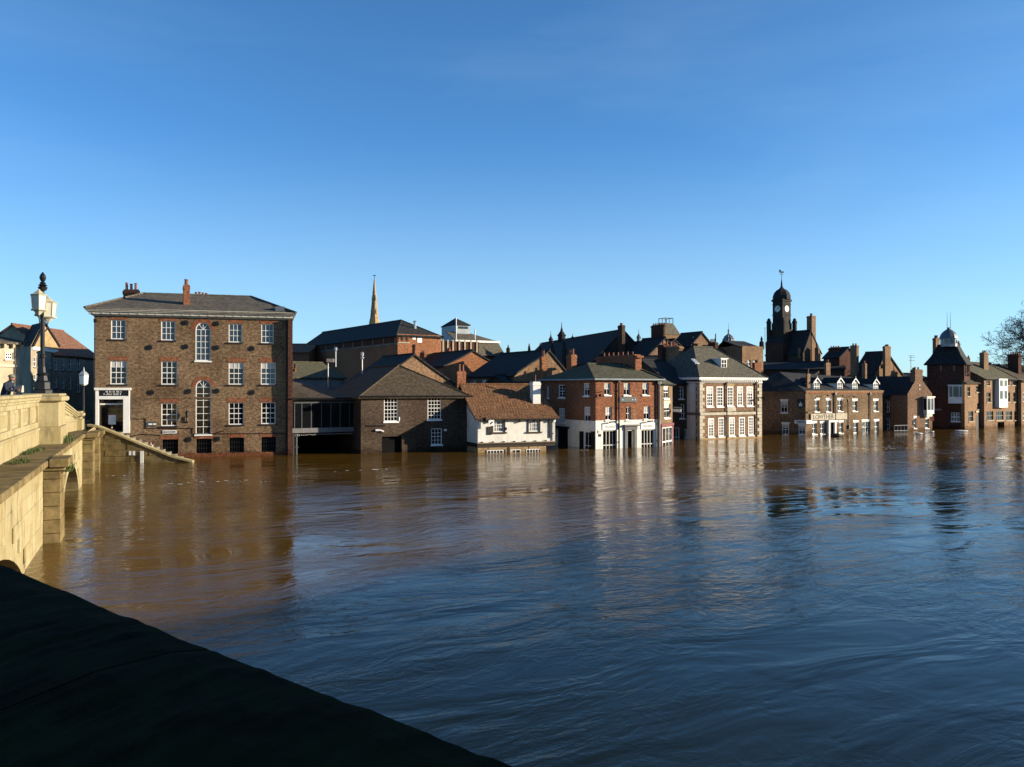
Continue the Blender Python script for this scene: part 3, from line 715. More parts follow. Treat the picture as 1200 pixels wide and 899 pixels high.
# grass tufts on the ledge
def tuft(t, o, z, n_, rad, hgt, label):
    q = BR(t, o, z); b = MB()
    for _ in range(n_):
        a, r = rnd(0, 6.28), rad * math.sqrt(rnd(0, 1)); p = BR(t + r * math.cos(a) * 1.9, o + r * math.sin(a) * .55, z); a2 = rnd(0, 6.28); l = hgt * rnd(.5, 1.1); wd = Vector((math.cos(a2), math.sin(a2), 0)) * .014
        lean = Vector((rnd(-.5, .5), rnd(-.5, .5), 0)) * l; p1 = p + lean * .45 + Vector((0, 0, l * .7)); p2 = p + lean + Vector((0, 0, l))
        b.poly([p - wd, p + wd, p1 + wd * .7, p1 - wd * .7]); b.poly([p1 - wd * .7, p1 + wd * .7, p2])
    o_ = b.build('grass_tuft', 'grass_green', fix=False); tag(o_, label, 'grass', 'grass tufts on the bridge ledge'); return struct(o_, 'stuff')
for t, o, n_, r, l in ((3.6, -.55, 200, .5, .10), (7.6, -.75, 150, .35, .13), (9.6, -.7, 200, .55, .11), (15.3, -.35, 420, .95, .34)):
    tuft(t, o, ledge_z(t), n_, r, l, 'green grass tuft growing on the stone ledge of the bridge')
tuft(4.8, .78, 2.36, 120, .3, .3, 'hanging green weeds on top of the nearest bridge pier')

# ---------------------------------------------------------------- stair wall between the bridge and the warehouse
sw = root('stair_wall', 'sloping stone stair wall running down into the water before the warehouse', 'wall', (-29, 59, 0))
SA, SB = Vector((-29.6, 58.6)), Vector((-22.5, 59.8)); sd = (SB - SA).normalized(); sn = Vector((-sd.y, sd.x)); SL = (SB - SA).length
def swp(u, o, z): q = SA + sd * u + sn * o; return Vector((q.x, q.y, z))
def sw_top(u):
    k2 = [(0, 2.62), (.7, 2.5), (2.0, 1.95), (3.3, 1.35), (4.6, .78), (5.6, .36), (6.3, .16), (7.0, -.02), (8, -.4)]
    for (a, za), (b_, zb) in zip(k2[:-1], k2[1:]):
        if a <= u <= b_: return za + (zb - za) * (u - a) / (b_ - a)
    return -.4
b = MB()
for q in range(30):
    u0, u1 = SL * q / 30, SL * (q + 1) / 30
    b.hexa([swp(u0, .06, -1), swp(u1, .06, -1), swp(u1, .5, -1), swp(u0, .5, -1), swp(u0, .06, sw_top(u0)), swp(u1, .06, sw_top(u1)), swp(u1, .5, sw_top(u1)), swp(u0, .5, sw_top(u0))])
b.build('wall_core', 'mossy_stone', sw)
z = -0.3; cz = 0
while z < 2.5:
    u = -.5 * (cz % 2)
    while u < SL:
        l = rb.uniform(.75, 1.25); a, e = max(0, u), min(SL, u + l)
        ta, te = min(z + .4, sw_top(a) - .02), min(z + .4, sw_top(e) - .02)
        if e - a > .15 and ta > z + .06:
            te = max(te, z + .015); b = MB(); f_ = rb.uniform(-.03, .02)
            b.hexa([swp(a + .012, f_, z), swp(e - .012, f_, z), swp(e - .012, .07, z), swp(a + .012, .07, z), swp(a + .012, f_, ta - .012), swp(e - .012, f_, te - .012), swp(e - .012, .07, te - .012), swp(a + .012, .07, ta - .012)])
            b.build('stone', 'mossy_stone', sw)
        u += l
    z += .4; cz += 1
cu_ = [0, .7, 1.4, 2.1, 2.8, 3.5, 4.2, 4.9, 5.6, 6.3, 7.0]
for u0, u1 in zip(cu_[:-1], cu_[1:]):
    b = MB(); b.hexa([swp(u0 + .005, -.1, sw_top(u0)), swp(u1 - .005, -.1, sw_top(u1)), swp(u1 - .005, .6, sw_top(u1)), swp(u0 + .005, .6, sw_top(u0)), swp(u0 + .005, -.1, sw_top(u0) + .13), swp(u1 - .005, -.1, sw_top(u1) + .13), swp(u1 - .005, .6, sw_top(u1) + .13), swp(u0 + .005, .6, sw_top(u0) + .13)]); b.build('coping_stone', 'bridge_stone', sw)
one('depth_gauge', 'sign_white', sw, lambda b: b.hexa([swp(3.5, -.08, -.6), swp(3.72, -.08, -.6), swp(3.72, -.03, -.6), swp(3.5, -.03, -.6), swp(3.5, -.08, .85), swp(3.72, -.08, .85), swp(3.72, -.03, .85), swp(3.5, -.03, .85)]))
for u in (2.75, 3.0): one('plaque', 'sign_white', sw, lambda b: b.hexa([swp(u, -.06, .55), swp(u + .15, -.06, .55), swp(u + .15, -.03, .55), swp(u, -.03, .55), swp(u, -.06, .85), swp(u + .15, -.06, .85), swp(u + .15, -.03, .85), swp(u, -.03, .85)]))
# landing and steps behind it
st = root('quay_steps', 'stone landing and steps leading down to the flooded quay behind the stair wall', 'steps', (-29, 60, 0))
one('landing', 'grey_stone', st, lambda b: b.hexa([(-44, 59.2, 0.5), (-28.2, 59.3, .5), (-29.2, 63.4, .5), (-46, 66, .5), (-44, 59.2, 2.0), (-28.2, 59.3, 2.0), (-29.2, 63.4, 2.0), (-46, 66, 2.0)]))
for q in range(11):
    u0 = 1.5 + q * .42; z1 = 1.82 - q * .18
    one('step', 'grey_stone', st, lambda b: b.hexa([swp(u0, .52, -1), swp(u0 + .415, .52, -1), swp(u0 + .415, 3.3, -1), swp(u0, 3.3, -1), swp(u0, .52, z1), swp(u0 + .415, .52, z1), swp(u0 + .415, 3.3, z1), swp(u0, 3.3, z1)]))

# ---------------------------------------------------------------- lamps
lp = BR(14.9, -1.02, 5.0)
lamp = root('lamp_standard', 'tall black iron lamp standard with frosted lanterns and pineapple finial on the bridge pedestal', 'street lamp', lp)
def rel(b, prof, n=10): b.lathe(lp, prof, n)
one('base', 'black_paint', lamp, lambda b: rel(b, [(.44, 0), (.44, .14), (.34, .2), (.33, .5), (.24, .58), (.20, .8), (.25, .86), (.15, .95), (.12, 1.2)], 8))
one('post', 'black_paint', lamp, lambda b: rel(b, [(.105, 1.15), (.10, 1.6), (.14, 1.64), (.14, 1.7), (.095, 1.75), (.085, 3.9), (.12, 3.95), (.12, 4.05), (.075, 4.1), (.07, 4.6), (.16, 4.66), (.2, 4.78), (.13, 4.82)]))
one('finial', 'black_paint', lamp, lambda b: rel(b, [(.06, 4.80), (.2, 4.86), (.1, 4.93), (.14, 4.97), (.06, 5.02), (.11, 5.1), (.14, 5.2), (.12, 5.3), (.06, 5.4), (.015, 5.46)]))
for s_, (dx, dy) in enumerate(((-.04, -.24), (.10, .26), (-.16, .24))):
    c = lp + Vector((dx, dy, 0)); zb = (3.5, 3.22, 3.3)[s_]
    hd = one('lantern', 'lamp_glass', lamp, lambda b: b.lathe(c, [(.05, zb), (.27, zb + .22), (.33, zb + .24), (.29, zb + .28), (.34, zb + .86)], 6, s_ * .5))
    one('lantern_frame', 'lamp_cream', hd, lambda b: (b.lathe(c, [(.345, zb + .20), (.355, zb + .25), (.30, zb + .26)], 6, s_ * .5), [b.tube([c + Vector((.30 * math.cos(a), .30 * math.sin(a), zb + .26)), c + Vector((.355 * math.cos(a), .355 * math.sin(a), zb + .92))], .014, 5) for a in [s_ * .5 + q * math.pi / 3 for q in range(6)]]))
    one('lantern_roof', 'lamp_cream', hd, lambda b: b.lathe(c, [(.37, zb + .87), (.38, zb + .91), (.24, zb + .96), (.16, zb + 1.04), (.08, zb + 1.1), (.03, zb + 1.16)], 6, s_ * .5))
    one('bracket', 'black_paint', lamp, lambda b: b.tube([lp + Vector((0, 0, zb - .5)), lp.lerp(c, .7) + Vector((0, 0, zb - .35)), c + Vector((0, 0, zb))], .03, 6))
sl2 = at(98, 478, 60.5); sl2.z = 2.0
l2 = root('street_lamp', 'smaller street lamp with white lantern beside the warehouse corner', 'street lamp', sl2)
z2 = zat(452, 60.5)
one('post', 'black_paint', l2, lambda b: b.lathe((sl2.x, sl2.y, 0), [(.14, 2.0), (.14, 2.6), (.08, 2.8), (.055, z2 - .1), (.09, z2)]))
h2 = one('lantern', 'frame_white', l2, lambda b: b.lathe((sl2.x, sl2.y, z2), [(.12, 0), (.3, .12), (.34, .72), (.2, .74)], 6))
one('lantern_roof', 'lead_pale', h2, lambda b: b.lathe((sl2.x, sl2.y, z2), [(.37, .74), (.37, .79), (.2, .98), (.07, 1.06), (.05, 1.2), (.01, 1.36)], 6))
# ================================================================ front row of buildings, left to right
# ---- B1 four-storey brick warehouse
B = Bld('brick_warehouse', 'four-storey brown brick warehouse with white sashes, tall arched windows and slate hipped roof', rectf(plan(110, 62.5), plan(338, 66.5), 12), 10.72, 'brick_brown')
W1 = dict(lintel='lintel_brick', lh=.34, lw=.2, sill='dark_stone')
for r in ((130, 374.9, 147.1, 397.6), (188.8, 376.2, 205.3, 398.9), (268, 379.4, 283.5, 401.3), (306.2, 379.9, 320.6, 402.1)): B.wpx(0, *r, nx=3, nz=3, glass='glass_blue', meet=False, **W1)
for r in ((129.2, 422.9, 148.5, 450.4), (189, 423.5, 207.7, 450.7), (268, 424.8, 285.7, 450.7), (305.7, 424.8, 323, 450.7)): B.wpx(0, *r, nx=3, nz=4, glass=random.choice(('glass_blue', 'glass', 'glass_dark')), blind=random.choice((0, 0, .25)), **W1)
for r in ((189, 472.6, 207.5, 499.3), (268, 471.8, 285.7, 497.7), (306.2, 471.5, 322.8, 496.9)): B.wpx(0, *r, nx=3, nz=4, glass='glass_dark', **W1)
B.wpx(0, 229.1, 378.1, 246.7, 422.9, nx=3, nz=5, arch=True, meet=False, glass='glass_blue', lintel='lintel_brick', lh=.36, sill='frame_white')
B.wpx(0, 229.3, 445.3, 247.2, 509.1, nx=2, nz=7, arch=True, meet=False, glass='glass_dark', lintel='lintel_brick', lh=.3, sill='frame_white')
for r in ((190, 515, 208.8, 534.2), (230.1, 514.2, 248, 536.9), (268.9, 512.9, 286, 534.8), (306.5, 512.1, 323.3, 533.7)):
    q = B.rect(0, *r); B.hole(0, q, .3)
    g = MB(); 
    for j in range(7): u = q[0] + (q[1] - q[0]) * j / 6; B.fb(g, 0, u - .018, u + .018, q[2], q[3], .12, .15)
    for j in range(5): z = q[2] + (q[3] - q[2]) * j / 4; B.fb(g, 0, q[0], q[1], z - .018, z + .018, .118, .152)
    gr = g.build('window_grille', 'black_paint', B.r)
    B.slab('shutter', 0, (q[0], q[1], q[2], q[3]), .28, .31, 'dark_interior', gr)
    B.slab('sill', 0, (q[0] - .1, q[1] + .1, q[2] - .12, q[2] - .003), -.06, .1, 'grey_stone', gr)
    B.slab('lintel', 0, (q[0] - .15, q[1] + .15, q[3] + .003, q[3] + .26), -.015, .05, 'lintel_brick', gr)
# tie plates
for zx, zy in ((479, 256), (614, 260), (320, 364), (478, 361), (614, 365), (770, 369), (328, 562), (491, 557), (615, 555), (770, 562), (492, 768), (617, 766)):
    u, z = B.px(0, 90 + zx / 3.746, 310 + zy / 3.746)
    b = MB(); N = 12
    ring = [(u + .2 * math.cos(6.283 * j / N), z + .2 * math.sin(6.283 * j / N)) for j in range(N)]
    b.poly([B.P(0, x, y, -.07) for x, y in ring])
    for j in range(N): b.poly([B.P(0, *ring[j], -.07), B.P(0, *ring[(j + 1) % N], -.07), B.P(0, *ring[(j + 1) % N], .01), B.P(0, *ring[j], .01)])
    b.tube([B.P(0, u, z, -.11), B.P(0, u, z, -.05)], .05, 6)
    b.build('tie_plate', 'black_paint', B.r)
# doorway with surround and sign board
qo = B.rect(0, 115.9, 468, 144.7, 511); qo = (qo[0], qo[1], 1.9, qo[3]); B.hole(0, qo, .5)
z_t = B.px(0, 130, 454.5)[1]; z_s0, z_s1 = B.px(0, 130, 464.2)[1], B.px(0, 130, 457.2)[1]; uL, uR = B.px(0, 112.2, 480)[0], B.px(0, 152.4, 480)[0]; uS0, uS1 = B.px(0, 115.9, 460)[0], B.px(0, 150.9, 460)[0]
d_ = MB(); B.fb(d_, 0, uL, qo[0], 1.9, qo[3], -.14, .2); B.fb(d_, 0, qo[1], uR, 1.9, qo[3], -.14, .2); B.fb(d_, 0, uL, uR, qo[3] + .001, z_s0, -.14, .2); B.fb(d_, 0, uL, uS0, z_s0, z_s1, -.14, .05); B.fb(d_, 0, uS1, uR, z_s0, z_s1, -.14, .05); B.fb(d_, 0, uL - .08, uR + .08, z_s1, z_t, -.2, .05)
dr = d_.build('door_surround', 'white_paint', B.r)
B.slab('sign_board', 0, (uS0, uS1, z_s0, z_s1), -.10, .04, 'black_paint', dr)
B.slab('door', 0, qo, .42, .47, 'glass_dark')
B.slab('transom_bar', 0, (qo[0], qo[1], qo[3] - .42, qo[3] - .30), .3, .4, 'white_paint')
B.slab('poster', 0, B.rect(0, 126, 486.7, 134.8, 497.7), .39, .41, 'sign_white')
# two lines of white script on the board (too small to read)
sc_ = MB(); rs = random.Random(11)
for (u0f, u1f, zc_) in ((.24, .76, .68), (.17, .78, .28)):
    x = u0f; hgt = z_s1 - z_s0
    while x < u1f:
        wl = rs.uniform(.02, .035); hh = rs.choice((.14, .18, .3)) * hgt; z0 = z_s0 + zc_ * hgt - .09 * hgt; uu = uS0 + (uS1 - uS0) * x; u2 = uS0 + (uS1 - uS0) * (x + wl)
        B.fb(sc_, 0, uu, uu + .028, z0, z0 + hh, -.125, -.10); B.fb(sc_, 0, uu, u2, z0, z0 + .03, -.125, -.10)
        if rs.random() < .6: B.fb(sc_, 0, uu, u2, z0 + .08, z0 + .105, -.124, -.10)
        x += wl + rs.choice((.012, .012, .05))
sc_.build('sign_lettering', 'sign_white', B.r)
q = B.rect(0, 190.6, 504.4, 206.9, 508.0); sp = B.slab('street_sign', 0, q, -.05, -.005, 'sign_white'); text_mesh('sign_lettering', "KING'S STAITH", B.P(0, (q[0] + q[1]) / 2, (q[2] + q[3]) / 2, -.055), (B.d.x, B.d.y, 0), (0, 0, 1), .11, .86, 'black_paint', sp)
q = B.rect(0, 171.4, 494.7, 183.4, 499.5); sp = B.slab('small_sign', 0, q, -.06, -.005, 'sign_grey')
sm_ = MB(); B.fb(sm_, 0, q[0] + .16, q[0] + .42, q[2] + .1, q[3] - .1, -.07, -.058); B.fb(sm_, 0, q[0] + .48, q[0] + .7, q[2] + .1, q[3] - .1, -.07, -.058); sm_.build('sign_lettering', 'sign_white', sp)
# wall lantern, string course, cables
u, z = B.px(0, 219.5, 484); b = MB(); b.lathe(B.P(0, u, z - .3, -.3), [(.03, -.1), (.1, 0), (.14, .35), (.04, .5), (.02, .62)], 6); b.tube([B.P(0, u, z + .45, .0), B.P(0, u, z + .5, -.3), B.P(0, u, z + .25, -.3)], .02, 5); b.tube([B.P(0, u, z - .75, 0), B.P(0, u, z - .6, -.12), B.P(0, u, z - .25, -.1)], .06, 6); b.build('wall_lantern', 'black_paint', B.r)
b = MB()
for pts in (((154, 464), (154, 491), (171, 491), (171, 502), (226, 502), (226, 508.5), (335, 508)), ((150, 512), (165, 509), (189, 510)), ((247, 509), (262, 505))):
    b.tube([B.P(0, *B.px(0, x, y), -.03) for x, y in pts], .028, 5)
b.build('cable', 'black_paint', B.r)
zs_ = B.px(0, 240, 466)[1]; B.slab('string_course', 0, (.1, B.W - .2, zs_ - .05, zs_ + .04), -.035, .01, 'brick_brown')
B.slab('flood_plinth', 0, (0, B.W, -.8, .26), -.05, .02, 'brick_red')
# projecting party pier and pipes at the right end
B.slab('corner_pier', 0, (B.W - .05, B.W + .30, -1, 10.7), -.42, .3, 'brick_maroon')
B.pipe(0, 335.5, 376, 534, r=.06, off=.12); B.pipe(0, 111.5, 374, 454, r=.05, off=.1)
# eaves cornice with brackets
b = MB(); W, D = B.W, B.D
def ringbox(b, e, z0, z1):
    o = [B.L(-e, -e, 0), B.L(W + e, -e, 0), B.L(W + e, D + e, 0), B.L(-e, D + e, 0)]; b.hexa([(p.x, p.y, z0) for p in o] + [(p.x, p.y, z1) for p in o])
ringbox(b, .10, 10.66, 10.78); ringbox(b, .33, 10.781, 10.957); ringbox(b, .46, 10.96, 11.06); ringbox(b, .54, 11.062, 11.2)
u = 0
while u < W: B.fb(b, 0, u - .06, u + .06, 10.785, 10.955, -.355, .05); u += .62
b.build('cornice', 'cornice_paint', B.r)
B.hip(13.05, 2.6, B.W - 2.9, 6, 'slate_grey', oh=.56, z=11.2, jit=.03)
chimney(B.r, [plan(144, 69.3), plan(163, 69.3), plan(163, 70.2), plan(144, 70.2)], 12.2, zat(339.5, 69.5), 'brick_red', 3, .62, potaxis='w')
chimney(B.r, [plan(214.8, 65.8), plan(222.3, 66.0), plan(221.5, 66.7), plan(214, 66.5)], 11.6, zat(334, 66), 'brick_red', 1, .5, pr=.17)
chimney(B.r, [plan(226, 72), plan(245, 72.6), plan(245, 73.2), plan(226, 72.6)], 12, zat(348.5, 72), 'brick_red', 4, .5, potaxis='w')
B.slab('roof_hatch', 0, (B.W - 1.0, B.W - .3, 11.3, 11.75), .3, 1.2, 'lead')
B.walls()

# ---- B2 low gallery with a glazed balcony
B = Bld('glazed_gallery', 'low dark building with a glazed balcony over a black flooded undercroft', rectf(plan(343, 66.6), plan(424, 69.6), 13), 4.45, 'dark_wood', z0=-1)
zt, zb, zf = B.px(0, 380, 471.5)[1], B.px(0, 380, 501.2)[1], B.px(0, 380, 506.5)[1]
B.hole(0, (.12, B.W - .15, zb, zt), 1.6); B.hole(0, (.15, B.W - .2, -1, zf - .05), 4.0)
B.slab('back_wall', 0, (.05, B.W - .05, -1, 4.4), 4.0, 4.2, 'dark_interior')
B.slab('balcony_floor', 0, (-.1, B.W, zf, zb), -.25, 3.9, 'grey_render')
b = MB(); xs = [345, 353.5, 364.5, 376.5, 387.5, 398.3, 409.5, 421.5]; us = [B.px(0, x, 487)[0] for x in xs]
for u in us: B.fb(b, 0, u - .03, u + .03, zb, zt, -.06, .02)
B.fb(b, 0, us[0], us[-1], zt - .07, zt + .02, -.07, .03); B.fb(b, 0, us[-1] - .05, us[-1] + .16, zb, zt, -.075, .035)
gf = b.build('balcony_frame', 'sign_grey', B.r)
for u0, u1 in zip(us[:-1], us[1:]): B.slab('pane', 0, (u0 + .03, u1 - .03, zb, zt - .07), -.03, -.018, 'glass_dark', gf)
B.slab('fascia', 0, (-.05, B.W + .05, 4.33, 4.47), -.3, .05, 'grey_render')
b = MB(); rs = random.Random(5)
for j in range(34):
    u = B.W * (.06 + .92 * j / 34); z = zf - .14 - .05 * rs.random(); b.lathe(B.P(0, u, z, -.12), [(.01, -.035), (.035, 0), (.01, .035)], 5)
b.build('string_lights', 'frame_white', B.r)
for x in (348, 417): B.pipe(0, x, 508, 533, r=.09, mat='sign_grey', name='post', off=-.2)
one('table_rail', 'steel', B.r, lambda b: b.tube([B.P(0, .4, zb + .55, .5), B.P(0, B.W - .5, zb + .55, .5)], .025, 5))
B.roof([[B.L(-.2, -.45, 4.5), B.L(B.W + .1, -.45, 4.5), B.L(B.W + .1, 9, 5.15), B.L(-.2, 9, 6.6)], [B.L(-.2, 9, 6.6), B.L(B.W + .1, 9, 5.15), B.L(B.W + .1, 13.3, 4.6), B.L(-.2, 13.3, 4.6)]], 'slate_brown', jit=.03)
B.gutter(0, 4.46, off=.5)
# roof flues
for px, yt, yb, Y, kind in ((384.5, 424, 448, 78, 'box'), (393.5, 409, 424, 84, 'cap'), (424.5, 415, 432, 76, 'two')):
    p0, p1 = at(px, yb + 6, Y), at(px, yt, Y); b = MB(); b.tube([p0, p1], .05, 7)
    if kind == 'box': b.box(p1 + Vector((.22, 0, .12)), (.32, 0, 0), (0, .2, 0), (0, 0, .16))
    else: b.lathe(p1, [(.09, -.2), (.14, -.15), (.14, .12), (.05, .2)], 8)
    if kind == 'two': b.lathe(p1 - Vector((0, 0, .35)), [(.1, -.1), (.16, -.05), (.16, .08), (.08, .12)], 8)
    b.build('flue_pipe', 'steel', B.r)
B.walls()

# ---- B3 dark brick warehouse with a hipped front
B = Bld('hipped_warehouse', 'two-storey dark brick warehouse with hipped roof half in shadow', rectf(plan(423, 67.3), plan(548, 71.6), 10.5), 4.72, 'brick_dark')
for r, a, c in (((450, 466.5, 466.2, 494), 4, 6), ((501.2, 465, 516.8, 491.8), 4, 6), ((505.5, 502.2, 517.8, 521.2), 3, 4)): B.wpx(0, *r, nx=a, nz=c, glass='glass_dark', sill='frame_white', dep=.12, bw=.028, fw=.06)
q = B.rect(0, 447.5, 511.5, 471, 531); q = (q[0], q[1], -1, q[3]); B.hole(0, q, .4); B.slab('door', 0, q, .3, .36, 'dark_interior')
b = MB(); u, z = B.px(0, 442, 504); b.box(B.P(0, u, z, -.12), (.16, .05, 0), (-.02, .08, 0), (0, 0, .07)); b.box(B.P(0, u + .35, z - .05, -.15), (.14, .07, -.06), (-.03, .06, 0), (.02, 0, .05)); b.build('floodlight', 'frame_white', B.r)
u, z = B.px(0, 467.8, 491); B.slab('alarm_box', 0, (u - .04, u + .04, z - .16, z + .16), -.06, .01, 'frame_white')
u, z = B.px(0, 521.5, 504); B.slab('wall_light', 0, (u - .1, u + .1, z - .09, z + .09), -.12, .01, 'frame_white')
B.gable_perp(zat(428.5, 71.5) + .05, 'slate_brown', ur=B.W * .49, z=4.72, hipf=3.9, ohe=.35, oh=.35, jit=.02)
B.gutter(0, 4.62, off=.36)
b = MB(); u, z = B.px(0, 430, 499); b.tube([B.P(0, u, z, -.06), B.P(0, u + 1.5, z - .02, -.06)], .05, 6); b.build('cable', 'black_paint', B.r)
B.chim(534.5, 536, 546, 435, 77, 4.5, 'brick_red', 2, .6, potaxis='w')
B.walls()

# ---- B5 white pub with pantile roof
A_, B_ = plan(560, 68.9), plan(650, 71.4)
B = Bld('white_pub', 'low white-rendered pub with orange pantile roof, its stone ground floor under water', rectf(A_, B_, 8), 2.72, 'white_wall', z0=.62, bands=None)
for r in ((577.8, 493, 590.5, 506), (619.5, 492, 631.5, 505.5)):
    q = B.rect(0, *r); B.window(0, q, nx=4, nz=3, fw=.06, bw=.035, mat='frame_white', glass='glass', sill=None, dep=.1, meet=False, blind=.0)
    b = MB(); B.fb(b, 0, q[0] - .12, q[0], q[2] - .13, q[3] + .1, -.05, .03); B.fb(b, 0, q[1], q[1] + .12, q[2] - .13, q[3] + .1, -.05, .03); B.fb(b, 0, q[0] - .25, q[1] + .25, q[2] - .16, q[2] - .04, -.09, .03); b.build('window_surround', 'dark_wood', B.r)
    B.slab('curtain', 0, (q[0] + .08, (q[0] + q[1]) / 2 - .05, q[2] + .1, q[3] - .08), .055, .06, 'blind_cream'); B.slab('curtain', 0, ((q[0] + q[1]) / 2 + .1, q[1] - .1, q[2] + .1, q[3] - .08), .055, .06, 'blind_cream')
for r in ((547.8, 475, 549, 484), (550, 478, 551.5, 484.5)):
    q = B.rect(3, *r)
    if q[1] > q[0]: B.window(3, q, nx=1, nz=2, cut=False, sill=None)
b = MB(); B.fb(b, 0, -.06, B.W + .06, .62, .74, -.06, 8.1); B.fb(b, 0, -.04, B.W + .04, .40, .617, .0, 8.05); b.build('jetty_beam', 'dark_wood', B.r)
B.slab('pale_ledge', 0, (-.08, B.W + .08, .742, .80), -.10, .01, 'cream_stone')
u = .3
while u < B.W: B.slab('joist_end', 0, (u, u + .12, .805, .88), -.14, .005, 'dark_wood'); u += .95
# ground floor of squared stones
gs = MB(); gw = B.slab('ground_floor_wall', 0, (.0, B.W - .75, -1, .379), 0.10, 7.9, 'buff_stone'); rs = random.Random(9)
for z0, z1 in ((-.5, -.02), (-.01, .17), (.18, .375)):
    u = 0.02
    while u < B.W - .8:
        l = rs.uniform(.35, .8); e = min(u + l, B.W - .77); um = (u + e) / 2
        if z0 > .1 or not any(a < um < c for a, c in ((.75, 2.3), (2.85, 3.85), (4.25, 5.75))): B.slab('stone', 0, (u, e - .015, z0, z1), .035 + rs.uniform(-.02, .02), .12, 'buff_stone', gw)
        u = e
for u0, u1, n_ in ((.8, 2.25, 5), (4.3, 5.7, 5), (2.9, 3.8, 2)):
    w_ = B.window(0, (u0, u1, -.6, .165), nx=n_, nz=1, cut=False, sill=None, fw=.06, bw=.06, glass='glass_dark', name='window')
    for o in [w_] + list(w_.children): o.location += Vector((B.i.x, B.i.y, 0)) * .09 if o is w_ else Vector((0, 0, 0))
B.slab('door_pier', 0, (2.62, 2.82, -.6, .37), .0, .12, 'dark_wood')
# hanging sign, board, lantern posts
q = B.rect(0, 571, 500, 576.5, 509.5); B.slab('sign_board', 0, q, -.06, -.005, 'dark_wood')
b = MB(); u, z = B.px(0, 573.5, 495.5); c = B.P(0, u, z, -.45); n3 = Vector((B.d.x, B.d.y, 0))
b.tube([B.P(0, u - .3, z + .25, 0), B.P(0, u - .1, z + .25, -.6)], .02, 5); b.box(c, n3 * .24, Vector((B.i.x, B.i.y, 0)) * .03, (0, 0, .24)); b.build('hanging_sign', 'frame_white', B.r)
b = MB(); b.box(c - Vector((B.i.x, B.i.y, 0)) * .035, n3 * .11 + Vector((0, 0, .09)), Vector((B.i.x, B.i.y, 0)) * .006, Vector((0, 0, .04)) - n3 * .03); b.build('sign_emblem', 'black_paint', B.r)
b = MB(); u, z = B.px(0, 567, 494); b.lathe(B.P(0, u, z - .05, -.3), [(.04, 0), (.16, .1), (.2, .3), (.05, .42)], 6); b.tube([B.P(0, u, z + .5, 0), B.P(0, u, z + .45, -.3), B.P(0, u, z + .3, -.3)], .02, 5); b.build('wall_lantern', 'dark_wood', B.r)
q = B.rect(0, 643.5, 494.5, 645.8, 513); B.slab('sign_post', 0, q, -.08, .0, 'dark_wood')
B.pipe(0, 649, 491, 516, r=.05, mat='white_paint')
u, z = B.px(0, 592, 502.5); B.slab('wall_light', 0, (u - .1, u + .1, z - .12, z + .12), -.14, .01, 'black_paint')
for j in range(5): u = .9 + j * 1.35; B.slab('eaves_bracket', 0, (u, u + .1, 2.42, 2.62), -.2, .01, 'dark_wood')
B.gable_par(zat(450.8, 74.3), 'pantile', oh=.34, ohe=.28, dr=4.0, z=2.95, D=8, bell=.16, jit=.02, cuts=4)
B.gutter(0, 2.70, 'dark_wood', .06, .25, .34)
c0 = B.L(B.W - 1.25, 2.1, 0); chimney(B.r, [Vector(B.L(B.W - 1.25, 1.75, 0).xy), Vector(B.L(B.W - .55, 1.75, 0).xy), Vector(B.L(B.W - .55, 2.45, 0).xy), Vector(B.L(B.W - 1.25, 2.45, 0).xy)], 3.4, zat(447.5, 74), 'white_paint', 1, .6, pr=.06)
B.walls()

# ---- B6 three-storey corner pub, white ground floor
A_, B_ = plan(698, 72.7), plan(773, 76.0)
B = Bld('corner_pub', 'three-storey red brick corner pub with white painted ground floor standing in the flood', rectf(A_, B_, 9.2), 6.08, 'brick_red', z0=-1, bands=[(-2, 2.42, 'white_wall')])
for r, bl in (((708.2, 448.7, 715.4, 463), .45), ((731, 448.7, 738.6, 463.3), .4), ((752.9, 448.7, 760.3, 463), .45), ((709.6, 476.8, 717, 492.6), .65), ((754.5, 476.2, 761.9, 491.6), .55), ((733.6, 476.8, 739.5, 492.3), .0)): B.wpx(0, *r, nx=2, nz=2, fw=.06, glass='glass_dark', sill='white_paint', blind=bl, dep=.18, bw=.03)
q = B.rect(0, 742, 480, 745.2, 492.5); B.slab('blocked_slot', 0, q, -.004, .01, 'brick_buff')
for r, bl in (((654.5, 451, 662, 466), 0), ((684, 449, 690.5, 464), .4), ((640.4, 453, 643.5, 466.5), 0), ((655, 478.5, 662, 495.2), .9), ((684.5, 476.8, 691.5, 494.2), .6)):
    q = B.rect(3, *r)
    if q[0] > .05: B.window(3, q, nx=2, nz=4 if bl == 0 else 2, fw=.07, glass='glass_dark', sill='white_paint', blind=bl, dep=.14, bw=.03)
